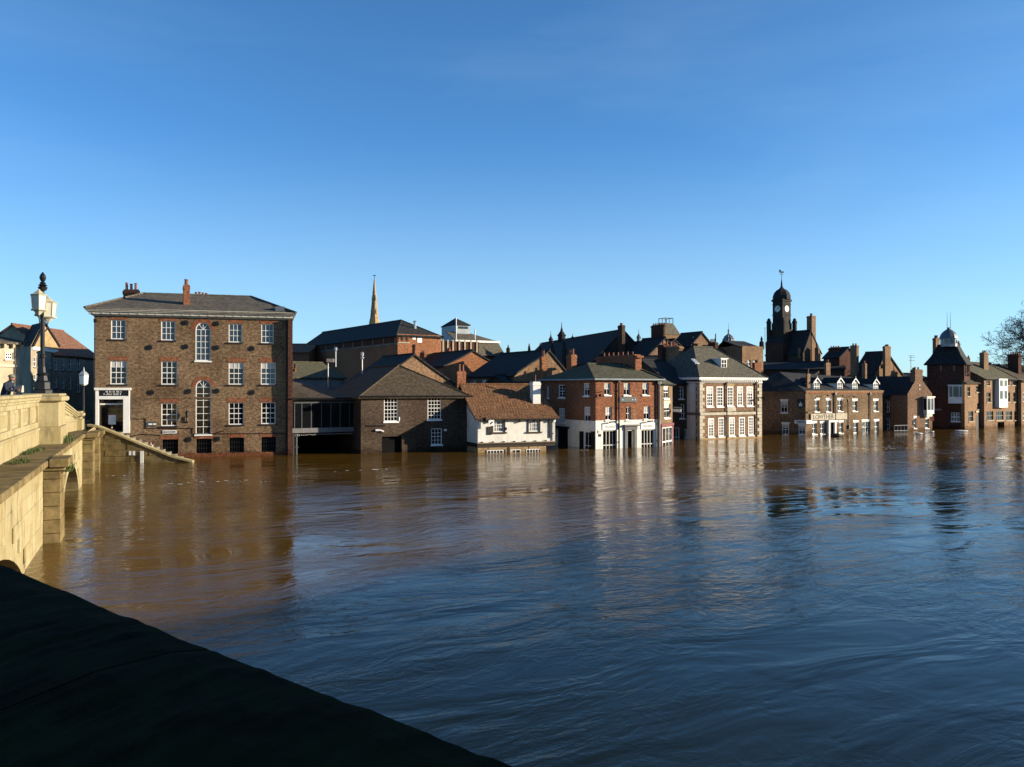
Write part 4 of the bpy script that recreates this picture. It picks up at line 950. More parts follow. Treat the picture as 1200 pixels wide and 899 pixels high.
# ground floor front: two shop windows either side of a pilastered doorway
for r in ((706.5, 504.5, 723.2, 524), (751.6, 503.5, 766.8, 522)):
    q = B.rect(0, *r); q = (q[0], q[1], -1, q[3]); B.hole(0, q, .25); w_ = B.window(0, q, nx=4, nz=2, cut=False, sill=None, fw=.07, bw=.06, mat='blind_cream', glass='glass_dark')
    w_.location += Vector((B.i.x, B.i.y, 0)) * .14
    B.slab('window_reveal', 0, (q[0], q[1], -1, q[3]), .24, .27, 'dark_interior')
    B.slab('sign_panel', 0, (q[0] - .08, q[1] + .08, q[3] + .05, q[3] + .62), -.05, .01, 'sign_white')
    b = MB(); rs = random.Random(2)
    for j in range(9):
        u = q[0] + .25 + j * (q[1] - q[0] - .5) / 9; B.fb(b, 0, u, u + .09, q[3] + .24, q[3] + .24 + rs.uniform(.1, .2), -.062, -.05)
    b.build('sign_lettering', 'blind_cream', B.r)
    b = MB(); um = (q[0] + q[1]) / 2; b.tube([B.P(0, um, q[3] + .66, 0), B.P(0, um, q[3] + .74, -.3)], .015, 5); b.tube([B.P(0, um - .3, q[3] + .73, -.33), B.P(0, um + .3, q[3] + .77, -.33)], .06, 6); b.build('sign_light', 'black_paint', B.r)
q = B.rect(0, 735, 504.8, 742.3, 524); q = (q[0], q[1], -1, q[3]); B.hole(0, q, .3); B.slab('door', 0, q, .26, .3, 'dark_interior')
b = MB(); B.fb(b, 0, q[0] - .3, q[0] - .02, -1, q[3] + .1, -.12, .02); B.fb(b, 0, q[1] + .02, q[1] + .3, -1, q[3] + .1, -.12, .02); B.fb(b, 0, q[0] - .34, q[1] + .34, q[3] + .1, q[3] + .42, -.15, .02); B.fb(b, 0, q[0] - .46, q[1] + .5, q[3] + .421, q[3] + .54, -.3, .02); b.build('door_surround', 'grey_render', B.r)
q = B.rect(0, 726, 465.4, 745.8, 471); sp = B.slab('sign_board', 0, q, -.12, .005, 'sign_grey')
b = MB()
for f_ in (.12, .70, .86): u = q[0] + (q[1] - q[0]) * f_; B.fb(b, 0, u, u + .07, q[2] + .15, q[2] + .23, -.135, -.12)
b.build('sign_lettering', 'sign_white', sp)
B.pipe(0, 724.3, 445, 526, r=.07, off=.14); B.pipe(0, 770.5, 447, 524, r=.08, off=.14); B.pipe(0, 772.6, 447, 524, r=.05, off=.1, mat='lead_pale')
b = MB(); u, z = B.px(0, 701.5, 460); b.tube([B.P(0, u - .2, z, 0), B.P(0, u - .1, z, -.3), B.P(0, u + .1, z + .1, -.4)], .03, 5); b.box(B.P(0, u, z - .25, -.2), (.1, 0, 0), (0, .1, 0), (0, 0, .12)); b.build('flood_lamp', 'black_paint', B.r)
u, z = B.px(0, 702.8, 510.2); B.slab('notice', 0, (u - .14, u + .14, z - .12, z + .12), -.03, .0, 'black_paint'); u, z = B.px(0, 701.5, 505.8); B.slab('notice', 0, (u - .1, u + .1, z - .14, z + .1), -.04, .0, 'blind_cream')
# shaded side: black door with hood, shuttered window
q = B.rect(3, 653, 502, 665.5, 523); q = (q[0], q[1], -1, q[3]); B.hole(3, q, .2); B.slab('door', 3, q, .1, .15, 'black_paint'); B.slab('door_hood', 3, (q[0] - .25, q[1] + .25, q[3] + .01, q[3] + .2), -.3, .02, 'black_paint')
q = B.rect(3, 684.5, 506, 692.5, 523); q = (q[0], q[1], -1, q[3]); B.window(3, q, nx=2, nz=2, sill=None, glass='glass_dark')
for a, c in ((679.5, 684), (693, 697.3)): r = B.rect(3, a, 505.5, c, 523); B.slab('shutter', 3, (r[0], r[1], -1, r[3]), -.05, .0, 'black_paint')
B.slab('wall_band', 0, (-.03, B.W + .03, 2.40, 2.47), -.03, .01, 'white_paint')
B.hip(7.55, 2.2, B.W - .2, 4.6, 'slate_olive', oh=.32, jit=.02)
b = MB(); b.tube([B.L(-.35, -.36, 6.04), B.L(B.W + .35, -.36, 6.04)], .075, 6); b.tube([B.L(-.36, -.35, 6.04), B.L(-.36, 9.4, 6.04)], .075, 6); b.build('gutter', 'lead_pale', B.r)
chimney(B.r, [Vector(B.L(u, d, 0).xy) for u, d in ((B.W - .75, 2.6), (B.W - .05, 2.6), (B.W - .05, 9.1), (B.W - .75, 9.1))], 6.2, zat(415.3, 78), 'brick_red', 7, .34, pr=.085)
B.chim(663.5, 669.5, 676, 415.5, 80, 5.9, 'brick_orange', 3, .55)
B.walls()

# ---- B16 narrow brown house, B17 recessed dark house
B = Bld('narrow_house', 'narrow brown brick house with rose-painted shopfront beside the corner pub', rectf(plan(773.6, 76.6), plan(788, 80.0), 7), 5.75, 'brick_brown')
for r in ((777.8, 453, 783.8, 467.2), (778.2, 473.3, 785, 490)): B.wpx(0, *r, nx=2, nz=2, sill='white_paint', lintel='pale_stone', glass='glass_dark', blind=.3, bw=.03)
q = (.5, B.W - .3, -1, 1.65); B.hole(0, q, .25); B.window(0, q, nx=3, nz=2, sill=None, cut=False, mat='frame_white', glass='glass_dark', bw=.08)
for u in (.12, B.W - .25): B.slab('pilaster', 0, (u, u + .25, -1, 1.75), -.1, .02, 'rose_paint')
B.slab('shop_fascia', 0, (.05, B.W - .02, 1.76, 2.0), -.16, .02, 'rose_paint')
b = MB(); u, z = B.px(0, 786.5, 481); c = B.P(0, u, z, -.55); b.box(c, Vector((B.i.x, B.i.y, 0)) * .42, Vector((B.d.x, B.d.y, 0)) * .03, (0, 0, .14)); b.tube([B.P(0, u, z + .3, 0), B.P(0, u, z + .3, -.95)], .02, 5); b.build('hanging_sign', 'sign_white', B.r)
B.gable_par(7.4, 'slate_olive', oh=.25, ohe=.05, jit=.02); B.gutter(0, 5.62, off=.3, oh=.1); B.walls()
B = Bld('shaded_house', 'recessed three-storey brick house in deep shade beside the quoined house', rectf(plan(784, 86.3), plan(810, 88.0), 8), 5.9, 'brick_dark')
for r in ((795.3, 453, 801.2, 467.5), (796.5, 473.5, 802.3, 490.5)): B.wpx(0, *r, nx=2, nz=3, sill='white_paint', glass='glass_dark', bw=.03)
for r in ((789.5, 501, 796.5, 516), (801.5, 503, 806, 516)): q = B.rect(0, *r); B.window(0, (q[0], q[1], -.8, q[3]), nx=2, nz=2, sill=None, glass='glass_dark')
B.gable_par(8.3, 'slate_dark', oh=.3, jit=.02)
B.chim(772, 795.6, 800.3, 405.5, 92, 6, 'brick_buff', 3, .4); B.walls()

# ---- B18 five-bay house with quoins
A_, B_ = plan(820, 86.0), plan(892, 90.3)
B = Bld('quoined_house', 'five-bay brick house with pale stone quoins, white cornice and tall hipped roof', rectf(A_, B_, 9), 5.95, 'brick_house')
for r in ((828, 453, 835.9, 476.7), (839.8, 453, 847.7, 476.7), (852.2, 453, 859.5, 476), (864, 453, 870.8, 475.8), (875, 453, 882.6, 475.9), (830, 490.2, 837, 512.2), (842, 489.4, 848.8, 511.6), (854.4, 489, 861.2, 511), (866, 489, 873, 510.6), (877, 488.3, 883.1, 510)): B.wpx(0, *r, nx=3, nz=6, fw=.11, bw=.045, sill='white_paint', blind=random.choice((0, 0, .35)), dep=.10)
z0, z1 = B.px(0, 856, 486.2)[1], B.px(0, 856, 483)[1]; B.slab('string_course', 0, (.0, B.W, z0, z1), -.12, .02, 'pale_stone')
z2 = B.px(0, 856, 513)[1]; B.slab('stone_base', 0, (0, B.W, -1, max(z2, .16)), -.08, .02, 'buff_stone')
q = B.rect(0, 852.2, 477.5, 862, 482.6); B.slab('apron_panel', 0, q, -.05, .01, 'pale_stone'); q = B.rect(0, 852, 449.5, 860, 452.7); B.slab('apron_panel', 0, q, -.05, .01, 'buff_stone')
z = -.4; k2 = 0
while z < 5.8:
    h = min(.36, 5.84 - z); l = .62 if k2 % 2 else .38
    for u0, u1 in ((-.06, l), (B.W - l, B.W + .06)):
        b = MB(); B.fb(b, 0, u0, u1, z, z + h - .02, -.06, (.6 if not k2 % 2 else .36)); b.build('quoin_stone', 'pale_stone', B.r, bevel=.012)
    z += h; k2 += 1
# white rendered flank on the left
B.slab('rendered_flank', 3, (0, B.D - .62, -1, 5.8), -.03, .0, 'white_wall')
B.slab('flank_band', 3, (0, B.D, z0, z1), -.09, .01, 'grey_stone')
b = MB()
def ring18(b, e, za, zb): o = [B.L(-e, -e, 0), B.L(B.W + e, -e, 0), B.L(B.W + e, B.D + e, 0), B.L(-e, B.D + e, 0)]; b.hexa([(p.x, p.y, za) for p in o] + [(p.x, p.y, zb) for p in o])
ring18(b, .1, 5.85, 5.97); ring18(b, .42, 6.15, 6.24); ring18(b, .5, 6.242, 6.4)
u = 0
while u < B.W: B.fb(b, 0, u - .06, u + .06, 5.971, 6.148, -.36, .05); u += .3
b.build('cornice', 'white_paint', B.r)
B.hip(9.8, 3.2, 6.0, 4.5, 'slate_house', oh=.5, z=6.4, jit=.015)
B.pipe(0, 851, 448, 514, r=.05, off=.12); B.pipe(0, 886, 448, 512, r=.06, off=.13)
b = MB(); u, z = B.px(0, 889, 465.5); b.tube([B.P(0, u - .3, z, 0), B.P(0, u, z, -.5), B.P(0, u + .3, z, -.7)], .03, 5); b.box(B.P(0, u, z - .12, -.6), (.14, 0, 0), (0, .14, 0), (0, 0, .06)); b.build('lamp_bracket', 'black_paint', B.r)
b = MB(); rs = random.Random(4); u = .9
while u < B.W - .8: B.fb(b, 0, u, u + rs.uniform(.06, .3), z1 + .01, z1 + rs.uniform(.05, .16), -.1, -.02); u += rs.uniform(.2, .6)
b.build('string_lights', 'dark_wood', B.r)
def dormer(B, px0, py0, px1, py1, dep0, slope, mat_roof, wood='white_paint', gable=True, nz=2, back=2.2):
    """window box standing on the front roof slope at depth dep0 behind the facade"""
    a, d, n, Lf = B.ax(0); o2 = a + n * dep0
    def hit(x, y): r = ray(x, y); t = (o2.x * n.x + o2.y * n.y) / (r.x * n.x + r.y * n.y); return (Vector((r.x * t, r.y * t)) - a).dot(d), CAMZ + r.z * t
    u0, z0 = hit(px0, py1); u1, z1 = hit(px1, py0); P = lambda u, z, dd=0: B.P(0, u, z, dep0 + dd); um = (u0 + u1) / 2
    zs = z1 - (.45 if gable else 0)
    b = MB(); b.hexa([P(u0, z0 - .3), P(u1, z0 - .3), P(u1, z0 - .3, back), P(u0, z0 - .3, back), P(u0, zs), P(u1, zs), P(u1, zs, back), P(u0, zs, back)])
    if gable: b.poly([P(u0, zs), P(u1, zs), P(um, z1)])
    o = b.build('dormer', wood, B.r)
    if gable:
        b = MB()
        for s_ in (-1, 1):
            ue = um + s_ * ((u1 - u0) / 2 + .14); ze = zs - .14
            b.hexa([P(ue, ze, -.12), P(um, z1, -.12), P(um, z1, back), P(ue, ze, back), P(ue, ze + .09, -.12), P(um, z1 + .09, -.12), P(um, z1 + .09, back), P(ue, ze + .09, back)])
        b.build('dormer_roof', mat_roof, o)
        b = MB()
        for s_ in (-1, 1):
            ue = um + s_ * ((u1 - u0) / 2 + .15); ze = zs - .2
            b.hexa([P(ue, ze, -.16), P(um, z1 - .06, -.16), P(um, z1 - .06, -.125), P(ue, ze, -.125), P(ue, ze + .15, -.16), P(um, z1 + .1, -.16), P(um, z1 + .1, -.125), P(ue, ze + .15, -.125)])
        b.tube([P(um, z1 - .1, -.15), P(um, z1 + .28, -.15)], .03, 5); b.build('bargeboard', 'white_paint', o)
    else:
        b = MB(); b.hexa([P(u0 - .1, zs, -.12), P(u1 + .1, zs, -.12), P(u1 + .1, zs, back), P(u0 - .1, zs, back), P(u0 - .1, zs + .1, -.12), P(u1 + .1, zs + .1, -.12), P(u1 + .1, zs + .1, back), P(u0 - .1, zs + .1, back)]); b.build('dormer_roof', 'white_paint', o)
    b = MB(); w0, w1 = u0 + .09, u1 - .09
    b.hexa([P(w0, z0 + .08, -.012), P(w1, z0 + .08, -.012), P(w1, z0 + .08, .02), P(w0, z0 + .08, .02), P(w0, zs - .08, -.012), P(w1, zs - .08, -.012), P(w1, zs - .08, .02), P(w0, zs - .08, .02)]); b.build('pane', 'glass', o)
    b = MB(); 
    for f_ in (0, .5, 1): u = w0 + (w1 - w0) * f_; b.hexa([P(u - .03, z0, -.04), P(u + .03, z0, -.04), P(u + .03, z0, 0), P(u - .03, z0, 0), P(u - .03, zs, -.04), P(u + .03, zs, -.04), P(u + .03, zs, 0), P(u - .03, zs, 0)])
    for j in range(nz + 1): z = z0 + .06 + (zs - z0 - .12) * j / nz; b.hexa([P(w0, z - .03, -.038), P(w1, z - .03, -.038), P(w1, z - .03, 0), P(w0, z - .03, 0), P(w0, z + .03, -.038), P(w1, z + .03, -.038), P(w1, z + .03, 0), P(w0, z + .03, 0)])
    b.build('window', 'white_paint', o); return o
dormer(B, 844.5, 421, 851.8, 436, 1.15, 0, 'lead', gable=False, nz=3, back=3.0)
for x0, x1 in ((823.5, 828.5), (854, 860)):   # rooflights on the slope
    a, d, n, Lf = B.ax(0); u = B.px(0, (x0 + x1) / 2, 440)[0] + .35; sl_ = (9.8 - 6.4) / 5.0
    def RS(u, s_): return B.L(u, -.5 + s_, 6.4 + s_ * sl_ + .06)
    b = MB(); b.hexa([RS(u - .28, 2.0), RS(u + .28, 2.0), RS(u + .28, 2.7), RS(u - .28, 2.7)] + [p + Vector((0, 0, .1)) for p in (RS(u - .28, 2.0), RS(u + .28, 2.0), RS(u + .28, 2.7), RS(u - .28, 2.7))]); b.build('rooflight', 'lead_pale', B.r)
chimney(B.r, [Vector(B.L(u, d, 0).xy) for u, d in ((1.6, 7.9), (4.2, 7.9), (4.2, 8.6), (1.6, 8.6))], 7.5, zat(404, 94), 'brick_maroon', 4, .45, potaxis='w')
B.walls()

# ---- B19 inn with dormers and a long sign
C0, C1 = plan(944, 95.5), plan(1034, 103.0); dv = Vector((-.93, .37)).normalized(); C3 = C0 + dv * 5.6
nf = (C1 - C0).normalized(); inn_in = Vector((-nf.y, nf.x))
B = Bld('riverside_inn', 'two-storey brick inn with four white gabled dormers and a long cream LOWTHER sign', [C0, C1, C1 + inn_in * 9, C0 + inn_in * 9 + dv * 1.0, C3], 4.93, 'brick_brown')
IW = dict(nx=2, nz=2, fw=.07, bw=.035, sill='white_paint', lintel='white_paint', lh=.26, lw=.1, glass='glass_dark', dep=.2)
for r in ((954.6, 469, 959.7, 482.6), (968.2, 469, 973.7, 482.8), (981.7, 469, 987.3, 482), (999.2, 469.8, 1004.5, 481.9), (1023.7, 469.8, 1028.8, 481.9), (951.7, 496, 957, 508.6), (961.2, 496, 966.6, 508.6), (983, 495, 988, 507.5), (1000.2, 495, 1005.6, 507.5), (1010.2, 494, 1019.8, 507.5), (1024.4, 493.6, 1029.8, 506.8)): B.wpx(0, *r, **IW)
for r in ((915, 470.5, 923, 483.7), (916.5, 497.5, 924.5, 509.5), (936, 499.5, 944, 509.2)): B.wpx(4, *r, **{**IW, 'blind': .35})
q = B.rect(0, 949.2, 484.6, 991.5, 491.8); sp = B.slab('name_sign', 0, q, -.16, .01, 'pale_stone')
text_mesh('sign_lettering', 'LOWTHER', B.P(0, q[0] + (q[1] - q[0]) * .34, (q[2] + q[3]) / 2, -.165), (B.d.x, B.d.y, 0), (0, 0, 1), .5, (q[1] - q[0]) * .56, 'dark_wood', sp)
q = B.rect(0, 969.5, 494.7, 977, 509.6); dz = (q[0], q[1], -1, q[3]); b = MB()
B.fb(b, 0, q[0] - .1, q[0] + .16, -1, q[3], -.3, .02); B.fb(b, 0, q[1] - .16, q[1] + .1, -1, q[3], -.3, .02); B.fb(b, 0, q[0] - .2, q[1] + .2, q[3], q[3] + .22, -.4, .02); b.build('door_surround', 'white_paint', B.r)
B.slab('door', 0, (q[0] + .16, q[1] - .16, -1, q[3] - .01), -.1, -.002, 'dark_interior')
# white board sign wrapping the corner on the shaded flank, shield sign
q = B.rect(4, 931, 492.4, 944.2, 496.6); sp = B.slab('board_sign', 4, (q[0], B.ax(4)[3], q[2], q[3]), -.1, .0, 'sign_white'); b = MB()
u = q[0] + .25
while u < q[0] + 1.1: B.fb(b, 4, u, u + .06, q[2] + .12, q[3] - .1, -.112, -.1); u += .1
b.build('sign_lettering', 'black_paint', sp)
q0 = B.rect(0, 945, 492, 949.8, 496.6); B.slab('board_sign', 0, (0, .95, q[2], q[3]), -.12, -.005, 'sign_white')
q = B.rect(4, 934, 467.6, 942.3, 479.3); um, h_ = (q[0] + q[1]) / 2, q[3] - q[2]
pts = [(q[0], q[3]), (q[1], q[3]), (q[1], q[2] + h_ * .4), (um + (q[1] - um) * .6, q[2] + h_ * .13), (um, q[2]), (um - (q[1] - um) * .6, q[2] + h_ * .13), (q[0], q[2] + h_ * .4)]
b = MB(); b.poly([B.P(4, u, z, -.08) for u, z in pts])
for j in range(len(pts)): b.poly([B.P(4, *pts[j], -.08), B.P(4, *pts[(j + 1) % 7], -.08), B.P(4, *pts[(j + 1) % 7], .0), B.P(4, *pts[j], .0)])
sp = b.build('shield_sign', 'black_paint', B.r)
cz = q[2] + h_ * .42; b = MB(); st_ = []
for j in range(10): a = math.pi / 2 + j * math.pi / 5; R_ = (.42 if j == 0 else .3) if j % 2 == 0 else .14; st_.append((um + R_ * math.cos(a), cz + R_ * math.sin(a)))
for j in range(10): b.poly([B.P(4, um, cz, -.1), B.P(4, *st_[j], -.088), B.P(4, *st_[(j + 1) % 10], -.088)])
b.build('sign_emblem', 'sign_white', sp)
for x, y in ((962.5, 463), (980, 463.5), (993, 464), (952.5, 479.5)):
    u, z = B.px(0, x, y); b = MB(); b.tube([B.P(0, u - .25, z - .2, 0), B.P(0, u - .05, z + .05, -.5), B.P(0, u + .1, z, -.8)], .025, 5); b.lathe(B.P(0, u + .12, z - .06, -.82), [(.16, -.06), (.1, .04), (.03, .1)], 7); b.build('sign_light', 'black_paint', B.r)
B.pipe(0, 977.8, 460, 493, r=.08, off=.12); B.pipe(0, 1019, 460, 506, r=.06, off=.1); B.pipe(0, 993.8, 468, 505, r=.03, off=.06)
u, z = B.px(0, 994.2, 500); B.slab('lantern_box', 0, (u - .12, u + .12, z - .2, z + .2), -.2, .01, 'black_paint')
B.slab('eaves_band', 0, (0, B.W + .1, 4.72, 4.93), -.08, .02, 'brick_orange'); B.slab('eaves_coping', 0, (-.1, B.W + .12, 4.932, 5.0), -.14, .2, 'buff_stone')
zr = 6.75
a0, a1, a2, a3 = B.P(0, 0, 4.98, -.05), B.P(0, B.W + .1, 4.98, -.05), B.P(0, B.W + .1, 4.98, 9), Vector((*(C0 + inn_in * 9 + dv * 1.0), 4.98)); a4 = Vector((*C3, 4.98)); r1, r2 = B.P(0, 1.0, zr + .5, 4.6), B.P(0, B.W + .1, zr, 4.5)
B.roof([[a0, a1, r2, r1], [a1, a2, r2], [a2, a3, r1, r2], [a3, a4, r1], [a4, a0, r1]], 'slate_dark', jit=.015)
for r in ((953.2, 443.2, 960.2, 458.2), (980.8, 443.2, 987.4, 457.6), (998.4, 443.8, 1004.8, 458.2), (1023, 444.5, 1028.9, 458)): dormer(B, *r, .55, 0, 'slate_dark')
B.chim(944.5, 946.3, 949.6, 438, 96.8, 4.9, 'brick_buff', 1, .7, pr=.08)
B.chim(966, 968.3, 973.3, 425, 106, 5, 'brick_buff', 2, .4); B.chim(1010, 1014, 1016, 426, 109, 5, 'brick_buff', 1, .4)
B.walls()

# ---- B20 recessed dark house, B21 gabled house, B22 turret, B23, B24, B25
B = Bld('recessed_house', 'recessed dark brick house behind a pale railing between the inn and the gabled house', rectf(plan(1034, 107.0), plan(1067, 109.2), 8), 4.45, 'brick_dark')
for r in ((1038.6, 471.5, 1043, 483), (1050.8, 470, 1058.4, 482), (1039, 492, 1043.5, 503), (1052, 490, 1059, 500.5)): B.wpx(0, *r, nx=2, nz=2, glass='glass_dark', sill='grey_render', lintel='grey_render', lh=.3, bw=.03)
q = B.rect(0, 1045.6, 470.5, 1047.4, 483); B.slab('pipe_box', 0, q, -.1, .01, 'grey_render')
B.gable_par(zat(442, 112), 'slate_dark', oh=.25, jit=.015, walls=True); B.walls()
rl = root('pale_railing', 'pale metal railing half under water before the recessed house', 'railing', at(1055, 505, 103.5)); b = MB()
p0, p1 = at(1048, 498.8, 103.2), at(1063.5, 498.8, 104.2); p0.z = p1.z = .72
for z in (.72, .08): one('rail', 'lead_pale', rl, lambda b: b.tube([Vector((p0.x, p0.y, z)), Vector((p1.x, p1.y, z))], .035, 6))
for j in range(5): q = p0.lerp(p1, j / 4); one('post', 'lead_pale', rl, lambda b: b.tube([(q.x, q.y, -1), (q.x, q.y, .76)], .035, 6))
A_, B_ = plan(1063.6, 105.2), plan(1092.3, 107.0)
B = Bld('gabled_house', 'narrow brown brick house with chimneyed gable and white oriel window', rectf(A_, B_, 9), zat(461.5, 106), 'brick_house')
u1, z1 = B.px(0, 1072.4, 446.5); u2, z2 = B.px(0, 1081.4, 446.5); B.gables[0] = [(u2, z2), (u1, z1)]; um = (u1 + u2) / 2
B.roof([[B.L(-.1, .12, B.z1 - .1), B.L(um, .12, z1 + .6), B.L(um, 9, z1 + .6), B.L(-.1, 9, B.z1 - .1)], [B.L(B.W + .1, .12, B.z1 - .1), B.L(um, .12, z1 + .6), B.L(um, 9, z1 + .6), B.L(B.W + .1, 9, B.z1 - .1)]], 'slate_dark', jit=.01)
chimney(B.r, [Vector(B.L(u, d, 0).xy) for u, d in ((u1 + .02, .002), (u2 - .02, .002), (u2 - .02, .7), (u1 + .02, .7))], z1 - .4, zat(433, 106), 'brick_house', 2, .35, potaxis='w')
for r in ((1070.8, 490, 1073.9, 502), (1084, 490.5, 1088.4, 502)): B.wpx(0, *r, nx=1, nz=2, sill='white_paint', lintel='white_paint', lh=.28, lw=.05, glass='glass_dark', bw=.05, fw=.09)
q = B.rect(0, 1082, 466, 1090.3, 485); b = MB(); B.fb(b, 0, q[0], q[1], q[2], q[3], -.55, .02); B.fb(b, 0, q[0] - .1, q[1] + .1, q[3], q[3] + .16, -.65, .02); B.fb(b, 0, q[0] + .12, q[1] - .12, q[2] - .35, q[2], -.4, .02); ow = b.build('oriel_window', 'white_paint', B.r)
b = MB(); B.fb(b, 0, q[0] + .12, q[1] - .12, q[2] + .5, q[3] - .12, -.57, -.551); B.fb(b, 0, q[0] - .02, q[0] - .001, q[2] + .5, q[3] - .12, -.5, -.06); b.build('pane', 'glass', ow)
B.slab('mullion', 0, ((q[0] + q[1]) / 2 - .05, (q[0] + q[1]) / 2 + .05, q[2] + .5, q[3] - .12), -.59, -.55, 'white_paint', ow)
for x, y in ((1077.5, 451.5), (1077.6, 456.3)): u, z = B.px(0, x, y); B.slab('wall_plate', 0, (u - .07, u + .07, z - .07, z + .07), -.05, .01, 'sign_white')
B.walls()
hs_ = at(1092.4, 490.8, 105.5); hb = root('hanging_sign', 'red square hanging sign on a bracket at the corner of the gabled house', 'sign', hs_)
one('sign_panel', 'sign_red', hb, lambda b: b.box(hs_, (.22, .02, 0), (-.002, .03, 0), (0, 0, .28))); one('bracket', 'black_paint', hb, lambda b: b.tube([hs_ + Vector((-.5, .4, .36)), hs_ + Vector((.25, 0, .36))], .02, 5))

C0 = plan(1130, 109.0); dl = Vector((-.93, .37)).normalized(); C3 = C0 + dl * 4.35; C1 = plan(1137, 112.0); ni = Vector((-(C1 - C0).normalized().y, (C1 - C0).normalized().x))
B = Bld('turret_house', 'tall maroon brick house with steep slate roof, lead dome lantern and twin masts', [C0, C1, C1 + dl * 4.6, C3 + Vector((.6, 2.6))], zat(426, 109), 'brick_maroon')
B.pts[3] = C3; B.pts[2] = C3 + (C1 - C0)
q = B.rect(3, 1111, 452, 1127, 466); b = MB(); B.fb(b, 3, q[0], q[1], q[2], q[3], -.6, .02); B.fb(b, 3, q[0], q[1], q[2] - .75, q[2], -.58, .02); B.fb(b, 3, q[0] - .1, q[1] + .1, q[3], q[3] + .12, -.7, .02); ow = b.build('oriel_window', 'white_paint', B.r)
for f0, f1 in ((.06, .28), (.34, .74), (.8, .95)): b = MB(); w_ = q[1] - q[0]; B.fb(b, 3, q[0] + w_ * f0, q[0] + w_ * f1, q[2] + .1, q[3] - .12, -.62, -.601); b.build('pane', 'glass', ow)
B.wpx(3, 1114.5, 483.5, 1125.2, 494, nx=3, nz=2, glass='glass', sill='white_paint', bw=.06, cut=True)
for x in (1102.5, 1118): q = B.rect(3, x - 1, 428.5, x + 1, 434.5); B.slab('slit_window', 3, q, -.03, .01, 'grey_render')
q = B.rect(3, 1095, 479, 1103, 481.2); B.slab('sign_board', 3, q, -.1, .0, 'grey_render')
for x in (1131.2, 1133.4, 1135.4): q = B.rect(0, x - .7, 428, x + .7, 441); B.slab('window', 0, q, -.02, .02, 'glass_dark')
c = (B.pts[0] + B.pts[1] + B.pts[2] + B.pts[3]) / 4; ze = B.z1; zt_ = zat(403.5, 110)
def ring4(e, z): return [Vector((c.x + (p.x - c.x) * e, c.y + (p.y - c.y) * e, z)) for p in B.pts]
lo, hi_ = ring4(1.16, ze - .1), ring4(.5, zt_); md_ = ring4(.8, ze + (zt_ - ze) * .42)
B.roof([[lo[j], lo[(j + 1) % 4], md_[(j + 1) % 4], md_[j]] for j in range(4)] + [[md_[j], md_[(j + 1) % 4], hi_[(j + 1) % 4], hi_[j]] for j in range(4)] + [hi_], 'slate_dark', jit=.01, cuts=2)
cc = at(1111.8, 400, 110.5); cc.z = 0; zl0, zl1, zd = zat(403.5, 110), zat(397.3, 110), zat(384.5, 110)
lt = one('lantern', 'lead_pale', B.r, lambda b: b.lathe(cc, [(1.0, zl0 - .3), (1.0, zl1), (1.12, zl1 + .02), (1.12, zl1 + .1), (.8, zl1 + .1)], 8, .39))
for j in range(8): a = .39 + math.pi / 8 + j * math.pi / 4; p = cc + Vector((math.cos(a), math.sin(a), 0)) * .925; tg = Vector((-math.sin(a), math.cos(a), 0)); one('pane', 'glass_dark', lt, lambda b: b.box(p + Vector((0, 0, (zl0 + zl1) / 2)), tg * .2, Vector((math.cos(a), math.sin(a), 0)) * .02, (0, 0, (zl1 - zl0) * .36)))
hd = zd - zl1; one('dome', 'lead', B.r, lambda b: b.lathe(cc, [(1.14, zl1 + .1), (1.10, zl1 + hd * .2), (.98, zl1 + hd * .42), (.76, zl1 + hd * .64), (.45, zl1 + hd * .82), (.2, zl1 + hd * .93), (.14, zl1 + hd * 1.05), (.05, zl1 + hd * 1.1)], 12, .2))
for dx in (-.2, .22): one('mast', 'lead_pale', B.r, lambda b: b.tube([cc + Vector((dx, 0, zd - .3)), cc + Vector((dx, 0, zat(376, 110))), cc + Vector((dx, 0, zat(365.5, 110)))], [.045, .03, .015], 6))
B.chim(1093, 1097, 1101.3, 396, 112.5, 8, 'brick_buff', 2, .35, pr=.15); B.chim(1121, 1122, 1125.5, 402, 112, 9, 'brick_maroon', 2, .3); B.chim(1133, 1134.5, 1137, 419, 114, 7, 'brick_maroon', 1, .3)
B.walls()
A_, B_ = plan(1130.5, 108.8), plan(1153, 113.2)
B = Bld('buff_house', 'small buff brick house with dark door and mullioned windows below the turret', rectf(A_, B_, 6), zat(448, 111), 'brick_buff')
for r, a in (((1134.8, 482, 1140.5, 494), 3), ((1145, 472.5, 1150.8, 479.6), 3), ((1143.7, 452.5, 1149.8, 459.5), 3), ((1133.2, 453.5, 1136.8, 464.5), 2)): B.wpx(0, *r, nx=a, nz=2, mat='grey_stone', glass='glass_dark', sill='cream_stone', bw=.07)
q = B.rect(0, 1143.6, 487, 1147.6, 502); B.slab('door', 0, (q[0], q[1], -1, q[3]), -.02, .02, 'dark_wood'); u, z = B.px(0, 1144.5, 482.5); B.slab('door_lamp', 0, (u - .5, u + .5, z - .1, z + .12), -.12, .01, 'pale_stone')
B.gable_par(zat(436, 113), 'slate_brown', jit=.01); B.pipe(0, 1151.6, 449, 502, r=.08); B.walls()
A_, B_ = plan(1153.3, 111.8), plan(1196, 119.0)
B = Bld('long_brick_house', 'long brick riverside house with white oriel stack and mossy roof near the right edge', rectf(A_, B_, 8), zat(443.5, 115), 'brick_buff')
